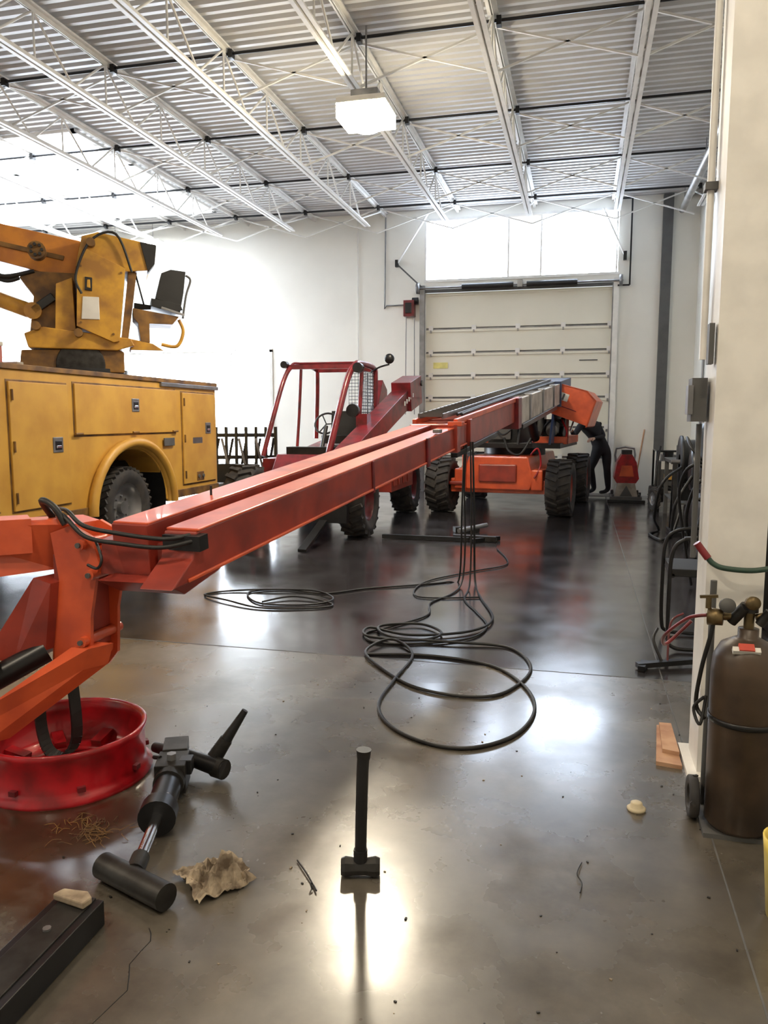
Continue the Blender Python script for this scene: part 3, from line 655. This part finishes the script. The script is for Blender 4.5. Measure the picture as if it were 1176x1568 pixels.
def rag(name,cx,cy,w,d,hgt,ang,seed,n=26):
    random.seed(seed); b=B(); vs=[];fs=[]
    from mathutils import noise as NZ
    for i in range(n):
        for j in range(n):
            u=i/(n-1)-.5;v=j/(n-1)-.5
            ew=1+.3*NZ.noise(V((u*4,v*4,seed)))
            xx=u*w*ew;yy=v*d*ew
            z=abs(NZ.noise(V((u*3+seed,v*3,0))))*hgt*1.8+abs(NZ.noise(V((u*9,v*9,seed))))*hgt*.9+abs(NZ.noise(V((u*22,v*22,seed))))*hgt*.25
            z*=(1-.75*max(abs(u),abs(v))*2)
            vs.append((cx+xx*math.cos(ang)-yy*math.sin(ang),cy+xx*math.sin(ang)+yy*math.cos(ang),.003+z))
    for i in range(n-1):
        for j in range(n-1): fs.append((i*n+j,(i+1)*n+j,(i+1)*n+j+1,i*n+j+1))
    b.add(vs,fs,PAPER); o=b.done(name); md=o.modifiers.new('s','SOLIDIFY'); md.thickness=.002; return o
rag('crumpled_rag',-1.12,2.17,.20,.20,.09,.9,3)
b=B(); p=V((-1.41,1.88,.04)); q=V((-1.38,.8,.04)); b.beam(p,q,.15,.078,BLKM); b.beam(p+V((0,0,.041)),q+V((0,0,.041)),.10,.006,CAST)
for k in range(4): b.cyl(p+(q-p)*(.15+k*.22)+V((0,0,.04)),p+(q-p)*(.15+k*.22)+V((0,0,.05)),.012,GREY,n=8)
b.done('steel_bar',None,.006)
b=B(); b.prism([(-1.475,1.835,.086),(-1.36,1.815,.086),(-1.352,1.85,.086),(-1.38,1.872,.086),(-1.46,1.868,.086)],(0,0,.022),TAN); b.done('wood_block',None,.005)
b=B(); random.seed(4)
for i in range(70):
    x=-1.72+random.gauss(0,.06);y=2.33+random.gauss(0,.05);a=random.random()*6.28;l=.02+random.random()*.05
    b.tube([(x,y,.003),(x+l*.5*math.cos(a),y+l*.5*math.sin(a),.006+random.random()*.012),(x+l*math.cos(a+.4),y+l*math.sin(a+.4),.003)],.0012,YELD,n=4,k=2)
b.done('straw_debris')
b=B(); random.seed(5)
for i in range(90):
    x=random.uniform(-1.9,.5);y=random.uniform(1.4,4.2);r=random.uniform(.0015,.005)
    b.box((x,y,r*.4),(r*2,r*1.3,r*.8),CAST if i%3 else PAPER,(0,0,random.random()*3))
b.done('floor_grit')
b=B(); b.tube([(-.895,2.335,.006),(-.84,2.27,.008),(-.80,2.22,.006),(-.775,2.185,.008)],.0028,BLK); b.tube([(-.80,2.22,.005),(-.80,2.20,.02),(-.79,2.19,.005)],.0025,BLK); b.done('cable_tie')
b=B(); b.tube([(.045,2.56,.005),(.03,2.48,.012),(.045,2.44,.005),(.04,2.38,.008)],.0022,BLK); b.done('bent_wire')
b=B(); b.lathe((.25,2.99,0),(0,0,1),[(0,.0),(.034,.0),(.036,.008),(.03,.013),(.024,.014),(.022,.03),(.015,.034),(0,.034)],mat('beige_plastic',(.62,.53,.36),.5),24); b.done('plastic_cap')
b=B(); b.prism([(.36,3.42,.0),(.465,3.40,.0),(.465,3.85,.0),(.40,3.85,.0)],(0,0,.018),WOOD); b.prism([(.395,3.52,.018),(.465,3.50,.018),(.465,3.84,.018),(.41,3.84,.018)],(0,0,.018),WOOD); b.done('plywood_scrap')
b=B(); b.lathe((.66,2.42,0),(0,0,1),[(0,0),(.07,0),(.085,.2),(.09,.25),(.084,.25),(.078,.2),(.06,.01)],mat('yellow_plastic',(.8,.62,.12),.4),28); b.done('yellow_bucket')

# ---------------------------------------------------------------- cables
b=B()
z=.010
b.tube([(-.985,6.9,1.30),(-1.0,6.9,.9),(-.99,6.92,.4),(-1.0,6.85,.06),(-1.03,6.5,z),(-1.15,6.1,z),(-1.1,5.7,z),(-1.3,5.3,z),(-1.42,5.1,z),(-1.3,4.9,z),(-1.0,4.95,z),(-.7,5.15,z),(-.62,5.5,z),(-.75,5.9,z),(-.9,6.3,z),(-.92,6.75,.05),(-.93,6.88,.5),(-.95,6.9,1.30)],.008,BLK,k=8)
b.tube([(-.93,6.9,1.30),(-.91,6.92,.6),(-.90,6.95,.05),(-.78,6.4,z),(-.60,5.7,z+.008),(-.72,5.3,z+.008),(-1.1,5.1,z+.01),(-1.42,5.22,z+.01),(-1.38,5.0,z+.01),(-1.02,4.98,z+.012),(-.9,5.2,z+.01),(-1.1,5.4,z+.01),(-1.36,5.25,z+.015),(-1.2,5.0,z+.015),(-.8,5.0,z+.01),(-.42,5.0,z),(-.25,4.6,z),(-.36,4.15,z),(-.56,4.03,z),(-.85,4.1,z),(-1.1,4.35,z),(-1.3,4.66,z+.01),(-1.2,4.95,z+.016),(-1.0,4.7,z),(-1.0,4.2,z),(-.99,3.8,z),(-.85,3.52,z),(-.62,3.37,z),(-.42,3.39,z),(-.25,3.6,z),(-.19,3.95,z),(-.28,4.3,z),(-.5,4.6,z),(-.9,4.7,z),(-1.28,4.63,z)],.0095,BLK,k=8)
b.tube([(-1.0,6.88,1.30),(-1.02,6.9,.7),(-1.05,7.0,.05),(-1.15,6.95,z),(-1.4,6.75,z),(-1.8,6.5,z),(-2.1,6.22,z),(-2.5,6.28,z),(-2.75,6.1,z),(-2.5,5.75,z),(-2.1,5.8,z),(-1.95,6.0,z+.01),(-2.2,6.25,z+.012),(-2.6,6.2,z+.012),(-2.95,6.1,z),(-3.08,5.92,z),(-2.8,5.75,z+.01),(-2.4,5.6,z),(-1.95,5.74,z),(-1.95,5.9,z),(-2.3,6.0,z+.012),(-2.5,5.8,z)],.008,BLK,k=7)
b.tube([(-.78,6.4,z),(-1.3,6.3,z),(-1.35,6.9,z),(-1.0,7.5,z),(-.7,8.0,z),(-.9,8.9,z)],.007,BLK,k=7)
b.done('air_hose_coil')
b=B()
b.beam((-2.4,9.42,.03),(-1.3,9.4,.03),.06,.05,BLKM); b.beam((-1.5,9.5,.04),(-.97,9.45,.04),.1,.06,CAST); b.beam((-1.6,10.15,.04),(-1.3,10.3,.04),.12,.07,CAST); b.cyl((-1.5,9.9,.06),(-1.2,10.4,.08),.03,GREY); b.beam((-1.25,9.3,.03),(-.95,9.6,.03),.05,.05,BLKM)
b.done('tow_bars')

# ---------------------------------------------------------------- gas cylinder on cart
gc=empty('gas_cylinder_cart'); b=B(); cx,cy=.60,2.93
b.lathe((cx,cy,.0),(0,0,1),[(0,.02),(.10,.02),(.116,.04),(.118,.60),(.113,.655),(.09,.70),(.05,.722),(.035,.73),(.035,.76),(0,.76)],BROWN,40)
b.lathe((cx,cy,0),(0,0,1),[(.119,.42),(.122,.42),(.122,.44),(.119,.44)],BLKM,40,closed=True)
b.box((cx-.02,cy-.082,.705),(.05,.03,.025),mat('red_label',(.6,.08,.05),.5),(.6,0,0)); b.box((cx-.02,cy-.086,.70),(.09,.02,.018),WHT,(.6,0,0))
b.done('bottle_body',gc)
b=B()
b.cyl((cx,cy,.75),(cx,cy,.82),.018,BRASS); b.cyl((cx-.03,cy,.80),(cx-.10,cy-.01,.80),.014,BRASS); b.lathe((cx-.12,cy-.02,.80),(1,-.3,0),[(0,.03),(.028,.03),(.032,-.02),(0,-.02)],BRASS,20)
b.lathe((cx-.08,cy-.03,.845),(0,-1,.2),[(0,.02),(.026,.02),(.026,-.012),(0,-.012)],DGREY,20); b.lathe((cx,cy-.04,.86),(0,-1,.2),[(0,.02),(.024,.02),(.024,-.012),(0,-.012)],BRASS,20)
b.cyl((cx,cy,.82),(cx,cy,.85),.03,CAST); b.cyl((cx+.02,cy,.80),(cx+.09,cy,.82),.012,BRASS); b.cyl((cx-.14,cy-.02,.83),(cx-.14,cy-.02,.87),.01,BRASS); b.beam((cx-.17,cy-.02,.87),(cx-.11,cy-.02,.875),.012,.01,BRASS)
b.cyl((cx-.06,cy,.78),(cx-.02,cy-.02,.84),.02,CAST); b.cyl((cx+.03,cy-.02,.78),(cx+.06,cy-.03,.83),.016,CAST)
b.tube([(cx-.14,cy,.80),(cx-.2,cy+.05,.77),(cx-.26,cy+.2,.66),(cx-.24,cy+.3,.6),(cx-.15,cy+.3,.7)],.007,REDD)
b.tube([(cx-.12,cy-.02,.78),(cx-.13,cy-.02,.72),(cx-.15,cy,.6),(cx-.16,cy+.02,.46),(cx-.135,cy-.02,.42)],.008,BLK)
b.tube([(cx-.14,cy-.02,.5),(cx-.17,cy,.45),(cx-.15,cy-.03,.40),(cx-.13,cy,.5)],.006,BLK)
b.done('regulator',gc)
b=B()
b.bx(cx-.13,cx+.15,cy-.09,cy+.17,.0,.018,DGREY)
b.tire((cx-.15,cy+.06,.082),(1,0,0),.082,.035,CAST,2,lug=.004); b.tire((cx+.16,cy+.06,.082),(1,0,0),.082,.035,CAST,2,lug=.004)
for dx in(-.1,.12): b.tube([(cx+dx,cy+.14,.02),(cx+dx,cy+.14,.9)],.012,DGREY,k=1)
b.done('cart_frame',gc)
b=B(); b.tube([(.465,3.3,1.005),(.48,3.3,.985),(.51,3.29,.945)],.015,REDD,n=10); b.tube([(.51,3.29,.945),(.53,3.285,.925),(.57,3.28,.91),(.67,3.28,.905),(.76,3.29,.92),(.81,3.36,.92)],.011,GRN,n=10)
b.tube([(.79,3.33,.92),(.81,3.5,.7),(.86,3.6,.4)],.012,BLK); b.done('torch_hose')

b=B()
for dy in(0,.42):
    b.tube([(1.15,5.2+dy,.02),(.75,5.2+dy,.02),(.62,5.2+dy,.03),(.585,5.2+dy,.10),(.58,5.2+dy,.40),(.59,5.2+dy,.64),(.65,5.2+dy,.73),(.8,5.2+dy,.76),(1.1,5.2+dy,.78)],.014,BLKM)
b.tube([(.6,5.2,.5),(.6,5.62,.5)],.014,BLKM); b.box((.84,5.41,.52),(.5,.42,.05),BLK); b.box((1.12,5.41,.8),(.06,.42,.5),BLK,(0,.15,0)); b.beam((.66,5.2,.745),(.95,5.2,.77),.05,.02,BLK)
b.done('cantilever_chair',None,.006)
b=B(); b.beam((.37,4.77,.025),(.72,4.92,.035),.045,.03,BLKM); b.beam((.39,4.72,.02),(.42,4.86,.02),.04,.03,BLKM); b.tube([(.52,4.84,.03),(.47,4.9,.15),(.5,5.0,.2)],.009,BLK); b.tube([(.55,4.85,.03),(.57,4.95,.25),(.65,5.02,.3)],.007,REDD); b.done('pry_bar')

# ---------------------------------------------------------------- equipment along right wall
b=B()
b.cyl((1.40,8.3,.45),(1.40,9.3,.45),.24,BLKM,n=28); b.ball((1.40,8.3,.45),.24,BLKM,10,(1,.4,1)); b.ball((1.40,9.3,.45),.24,BLKM,10,(1,.4,1))
b.box((1.40,8.6,.86),(.3,.34,.34),CAST); b.lathe((1.2,9.0,.95),(1,0,0),[(0,.03),(.22,.03),(.22,-.03),(0,-.03)],BLKM,24); b.box((1.45,9.05,.85),(.3,.3,.25),GREY)
for y in(8.25,9.35):
    b.beam((1.25,y,.3),(1.2,y,0.01),.05,.04,BLKM); b.beam((1.55,y,.3),(1.6,y,0.01),.05,.04,BLKM)
b.tube([(1.3,8.5,1.0),(1.1,8.4,1.2),(1.1,8.8,1.3),(1.3,9.1,1.0)],.015,BLK); b.tube([(1.15,8.7,.9),(.98,8.6,.6),(1.0,8.9,.25),(1.1,9.1,.5)],.016,BLK); b.done('air_compressor')
b=B()
b.box((1.4,7.0,.55),(.42,.7,.6),DGREY); b.box((1.18,7.0,.6),(.02,.5,.4),BLKM)
for y in(6.75,7.25): b.tire((1.2,y,.12),(1,0,0),.12,.05,GREY,2,lug=.004); b.tire((1.62,y,.12),(1,0,0),.12,.05,GREY,2,lug=.004)
b.bx(1.2,1.62,6.65,7.35,.12,.26,BLKM); b.tube([(1.2,6.7,.8),(1.12,6.6,1.05),(1.2,6.7,1.2),(1.5,6.75,1.2),(1.55,6.75,.85)],.018,BLKM)
b.tube([(1.17,6.8,.6),(1.0,6.7,.4),(1.0,6.9,.2),(1.1,7.2,.3),(1.15,7.0,.7)],.02,BLK); b.tube([(1.17,7.1,.7),(1.0,7.2,.8),(.98,7.0,.5),(1.05,6.8,.3)],.018,BLK)
b.tube([(1.2,6.9,.9),(.96,6.75,1.0),(.88,6.9,.7),(.96,7.1,.4),(1.1,7.2,.02)],.016,BLK)
b.tube([(1.2,7.0,1.0),(.92,6.9,1.12),(.84,7.1,.9),(.9,7.2,.5),(1.0,7.3,.02)],.014,BLK)
b.box((1.4,7.0,1.0),(.36,.6,.3),BLKM); b.cyl((1.3,7.3,1.15),(1.3,7.3,1.45),.08,CAST)
b.done('welding_machine',None,.015)
b=B()
b.box((1.3,6.0,.85),(.4,.5,.5),CAST); b.cyl((1.15,5.85,1.1),(1.15,5.85,1.35),.1,BLKM); b.box((1.35,6.1,1.2),(.3,.35,.22),BLKM); b.lathe((1.08,6.0,.8),(1,0,0),[(0,.03),(.16,.03),(.16,-.03),(0,-.03)],GREY,24)
b.beam((1.3,6.0,.6),(1.3,6.0,.05),.1,.1,BLKM); b.bx(1.0,1.7,5.95,6.05,0.02,.08,BLKM); b.bx(1.3,1.4,5.7,6.4,0.02,.08,BLKM)
for p in((1.02,6),(1.68,6),(1.35,5.72),(1.35,6.38)): b.cyl((p[0],p[1]-.02,.03),(p[0],p[1]+.02,.03),.03,BLK,n=12)
b.tube([(1.1,5.9,1.2),(.98,5.8,1.0),(.95,5.9,.6),(1.05,6,.4),(1.15,5.9,.7)],.018,BLK); b.tube([(1.15,6.2,1.3),(1.02,6.1,1.4),(.98,5.9,1.2),(1.05,5.8,.9)],.014,REDD)
b.done('engine_on_stand',None,.01)
b=B()
b.lathe((1.6,9.95,0),(0,0,1),[(0,.1),(.2,.12),(.24,.2),(.24,1.35),(.2,1.45),(0,1.48)],BLKM,28); b.lathe((1.6,9.95,0),(0,0,1),[(.22,0),(.22,.14)],DGREY,20); b.tube([(1.6,9.95,1.48),(1.6,9.95,1.6),(1.75,9.95,1.65),(1.9,9.95,1.65)],.02,GREY); b.box((1.5,9.75,1.0),(.12,.1,.14),RED)
b.done('pressure_tank')
b=B()
b.lathe((1.40,10.7,.95),(1,0,0),[(.1,.15),(.34,.15),(.34,.12),(.28,.1),(.28,-.1),(.34,-.12),(.34,-.15),(.1,-.15)],BLK,28); b.bx(1.15,1.65,10.4,11.0,0,.06,BLKM)
for x in(1.2,1.61): b.beam((x,10.5,.03),(x,10.7,.95),.05,.05,BLKM); b.beam((x,10.9,.03),(x,10.7,.95),.05,.05,BLKM)
b.cyl((1.15,10.7,.95),(1.65,10.7,.95),.03,GREY)
b.tube([(1.25,10.4,.9),(1.0,10.2,.7),(.95,10.5,.25),(1.05,10.9,.02),(.9,10.5,.02),(1.0,10.0,.02),(1.15,10.4,.02)],.018,BLK); b.done('hose_reel')
b=B()
b.bx(1.3,2.0,11.5,13.1,.85,.9,DGREY)
for x in(1.34,1.95):
    for y in(11.55,13.05): b.bx(x-.03,x+.03,y-.03,y+.03,0,.85,DGREY)
b.bx(1.32,1.98,11.55,13.05,.3,.33,DGREY); b.box((1.6,12,1.05),(.35,.5,.3),BLKM); b.box((1.6,12.7,1.0),(.3,.3,.2),GREY); b.cyl((1.5,11.65,.9),(1.5,11.65,1.2),.07,RED); b.box((1.6,12.2,.45),(.4,.6,.24),BLKM)
b.done('workbench',None,.006)
b=B()
b.box((1.58,14.6,.55),(.5,.5,.42),DGREY); b.box((1.58,14.6,.82),(.36,.4,.12),GREY); b.cyl((1.5,14.45,.8),(1.5,14.45,.95),.09,BLKM)
for x in(1.3,1.86): b.tube([(x,14.25,.1),(x,14.25,.95),(x,14.95,.95),(x,14.95,.1)],.018,BLKM,k=1)
b.tube([(1.3,14.25,.95),(1.86,14.25,.95)],.018,BLKM,k=1); b.tube([(1.3,14.25,.3),(1.86,14.25,.3)],.018,BLKM,k=1)
b.bx(1.3,1.86,14.25,14.95,.26,.32,BLKM)
for x in(1.27,1.9): b.tire((x,14.5,.15),(1,0,0),.15,.07,GREY,2,lug=.004); b.tire((x,14.9,.15),(1,0,0),.15,.07,GREY,2,lug=.004)
b.box((1.58,14.33,.7),(.4,.02,.14),WHT); b.box((1.5,14.32,.5),(.14,.02,.1),YEL); b.done('portable_generator')
b=B()
b.tire((1.2,13.4,.2),(1,.3,0),.2,.08,GREY,16,lug=.01); b.tube([(1.2,13.45,.2),(1.25,13.6,.8),(1.3,13.7,1.05)],.018,BLKM); b.cyl((1.3,13.5,.25),(1.3,13.9,.25),.12,CAST); b.beam((1.3,13.85,.14),(1.3,13.85,.01),.05,.05,CAST); b.done('hand_trolley')
b=B()
b.prism([(.66,14.78,.34),(1.0,14.78,.34),(1.05,14.78,.42),(1.0,14.78,.72),(.92,14.78,.86),(.74,14.78,.86),(.66,14.78,.72),(.61,14.78,.42)],(0,.5,0),RED)
b.prism([(.62,14.74,.08),(1.04,14.74,.08),(.98,14.74,.34),(.68,14.74,.34)],(0,.6,0),CREAM)
b.prism([(.72,14.735,.1),(.94,14.735,.1),(.83,14.735,.3)],(0,.01,0),DGREY)
b.bx(.55,1.1,14.6,15.4,.05,.10,DGREY); b.prism([(.70,14.77,.46),(.96,14.77,.46),(.92,14.77,.66),(.74,14.77,.66)],(0,.012,0),ORG)
b.tube([(.66,15.25,.7),(.66,15.3,.95),(.98,15.3,.95),(.98,15.25,.7)],.02,GREY,k=2); b.box((.83,15.0,.90),(.18,.3,.08),BLKM)
for x in(.6,1.05): b.tire((x,15.2,.09),(1,0,0),.09,.05,GREY,2,lug=.003); b.tire((x,14.7,.07),(1,0,0),.07,.04,GREY,2,lug=.003)
b.bx(.5,1.15,14.5,14.6,.005,.05,BLKM); b.done('floor_scrubber',None,.02)
b=B()
for y in(14.6,13.95,12.85,11.2,10.6): b.tube([(XR-.03,y,5.6),(XR-.03,y,1.2)],.022,GREY,k=1)
for y in(9.0,7.6): b.tube([(XR-.03,y,5.6),(XR-.03,y,1.0)],.025,GREY,k=1)
b.done('conduit_bank')
b=B(); b.box((XR-.1,12.4,1.75),(.19,.5,.7),GREY); b.box((XR-.205,12.4,1.75),(.01,.44,.62),DGREY); b.box((XR-.09,13.45,1.7),(.17,.4,.5),GREY); b.done('electrical_panel',None,.01)
b=B(); b.tube([(1.7,6,5.35),(1.7,15.8,5.35)],.06,mat('galvanized',(.45,.43,.4),.4,metal=.5),k=1,n=12)
for y in(7,10,13,15.5): b.cyl((1.7,y,5.4),(1.7,y,ZC-.01),.008,GREY,n=5)
b.done('gas_heater_tube')
b=B(); b.tube([(1.02,YF-.12,.02),(1.2,YF-.03,1.3)],.015,WOOD,k=1); b.box((1.02,YF-.15,.04),(.3,.08,.07),BLK); b.done('push_broom')

# ---------------------------------------------------------------- person leaning into the engine bay
def person():
    e=empty('mechanic_person')
    J={} ; vs=[];ed=[];rad=[]
    def jv(n,p,r,par=None):
        J[n]=len(vs); vs.append(V(p)); rad.append(r if isinstance(r,tuple) else (r,r))
        if par: ed.append((J[par],J[n]))
    z0=.07
    jv('pel',(.40,15.32,.90+z0),(.165,.135))
    jv('waist',(.33,15.26,1.03+z0),(.155,.125),'pel'); jv('chest',(.22,15.16,1.21+z0),(.185,.135),'waist'); jv('upch',(.14,15.09,1.33+z0),(.15,.11),'chest')
    jv('neck',(.08,15.03,1.405+z0),.06,'upch'); jv('head0',(.045,14.99,1.455+z0),.078,'neck'); jv('head1',(.01,14.96,1.52+z0),.097,'head0'); jv('head2',(-.015,14.94,1.58+z0),.075,'head1')
    for s,nm,kn,an in((1,'r',(.50,15.30,.50+z0),(.54,15.44,.09+z0)),(-1,'l',(.20,15.30,.50+z0),(.28,15.48,.09+z0))):
        hp=V((.40+.08*s,15.32+.03*s,.83+z0))
        jv('hip'+nm,hp,(.115,.105),'pel'); jv('th'+nm,hp*.5+V(kn)*.5,.095,'hip'+nm)
        jv('kn'+nm,kn,.072,'th'+nm); jv('cf'+nm,V(kn)*.65+V(an)*.35,.070,'kn'+nm); jv('an'+nm,an,.052,'cf'+nm)
        a=V(an); jv('ft'+nm,(a.x-.06,a.y-.03,z0+.045),(.05,.04),'an'+nm); jv('to'+nm,(a.x-.17,a.y-.07,z0+.035),(.045,.03),'ft'+nm)
    jv('shr',(.28,15.22,1.35+z0),.070,'upch'); jv('elr',(.42,15.12,1.11+z0),.050,'shr'); jv('wrr',(.23,14.92,1.07+z0),.031,'elr')
    jv('shl',(.0,14.98,1.33+z0),.070,'upch'); jv('ell',(-.12,14.82,1.13+z0),.050,'shl'); jv('wrl',(-.17,14.61,1.22+z0),.031,'ell')
    me=bpy.data.meshes.new('body'); me.from_pydata([tuple(v) for v in vs],ed,[]); o=bpy.data.objects.new('body',me); COL.objects.link(o)
    sk=o.modifiers.new('skin','SKIN'); sk.use_smooth_shade=True; su=o.modifiers.new('sub','SUBSURF'); su.levels=2; su.render_levels=2
    for i,r in enumerate(rad): me.skin_vertices[0].data[i].radius=r; me.skin_vertices[0].data[i].use_root=(i==0)
    dg=bpy.context.evaluated_depsgraph_get(); m2=bpy.data.meshes.new_from_object(o.evaluated_get(dg))
    bpy.data.objects.remove(o)
    for m in(CLOTH,SKIN,HAIR): m2.materials.append(m)
    nk=V((.08,15.03,1.405+z0)); hc=V((.01,14.96,1.52+z0)); up=(hc-nk).normalized(); fwd=V((-.55,-.45,-.6)); fwd=(fwd-up*fwd.dot(up)).normalized()
    for p in m2.polygons:
        c=p.center; p.use_smooth=True
        if (c-hc).length<.15 and (c-nk).dot(up)>.0:
            q=c-hc; p.material_index=1 if (q.dot(fwd)>.02 and q.dot(up)<.05) or (c-nk).dot(up)<.03 else 2
    ob=bpy.data.objects.new('body',m2); COL.objects.link(ob); ob.parent=e
    b=B(); rt=fwd.cross(up).normalized()
    b.ball(hc+fwd*.092-up*.012,.016,SKIN,8,(1,1,1.4))
    for s in(-1,1): b.ball(hc+rt*s*.088-up*.01,.024,SKIN,8,(.6,.8,1.2)); b.ball(hc+fwd*.082+rt*s*.032+up*.012,.011,WHT,8); b.ball(hc+fwd*.090+rt*s*.032+up*.012,.006,BLK,6)
    b.beam(hc+fwd*.083-rt*.022-up*.048,hc+fwd*.083+rt*.022-up*.048,.006,.008,REDD)
    b.done('face',e)
    for nm,wr,el in(('r',V((.23,14.92,1.07+z0)),V((.42,15.12,1.11+z0))),('l',V((-.17,14.61,1.22+z0)),V((-.12,14.82,1.13+z0)))):
        d=(wr-el).normalized(); x,y,_=basis(d); b=B()
        b.tube([wr-d*.02,wr+d*.03,wr+d*.08,wr+d*.10],(.026,.034),SKIN,n=10,k=3)
        for k,ln in enumerate((.065,.078,.072,.055)):
            p=wr+d*.085+x*(k-1.5)*.019; b.tube([p,p+d*ln*.5-y*.006,p+d*ln*.8-y*.028,p+d*ln*.85-y*.045],(.0095,.0075),SKIN,n=8,k=3)
        p=wr+d*.035-x*.03; b.tube([p,p+d*.03-x*.025-y*.01,p+d*.055-x*.025-y*.025],(.012,.009),SKIN,n=8,k=3)
        b.done('hand_'+nm,e)
person()
b=B(); b.bx(.0,.66,15.1,15.62,.045,.068,GREY); 
for x in(.06,.60):
    for y in(15.16,15.56): b.cyl((x,y,0),(x,y,.046),.025,BLK,n=10)
b.done('creeper_board')

# ---------------------------------------------------------------- world + camera
w=bpy.data.worlds.new('world'); scene.world=w; w.use_nodes=True
w.node_tree.nodes['Background'].inputs[0].default_value=(.9,.95,1,1); w.node_tree.nodes['Background'].inputs[1].default_value=1.
cam=bpy.data.cameras.new('camera'); co=bpy.data.objects.new('camera',cam); COL.objects.link(co)
th,ps=math.radians(6.83),math.radians(14.19)
co.location=(0,0,1.5); co.rotation_euler=(math.pi/2-th,0,ps)
cam.sensor_fit='VERTICAL'; cam.sensor_height=36; cam.lens=36*1600/2115; cam.clip_end=200
scene.camera=co
try:
    scene.view_settings.view_transform='Standard'; scene.view_settings.exposure=0.25
except Exception: pass
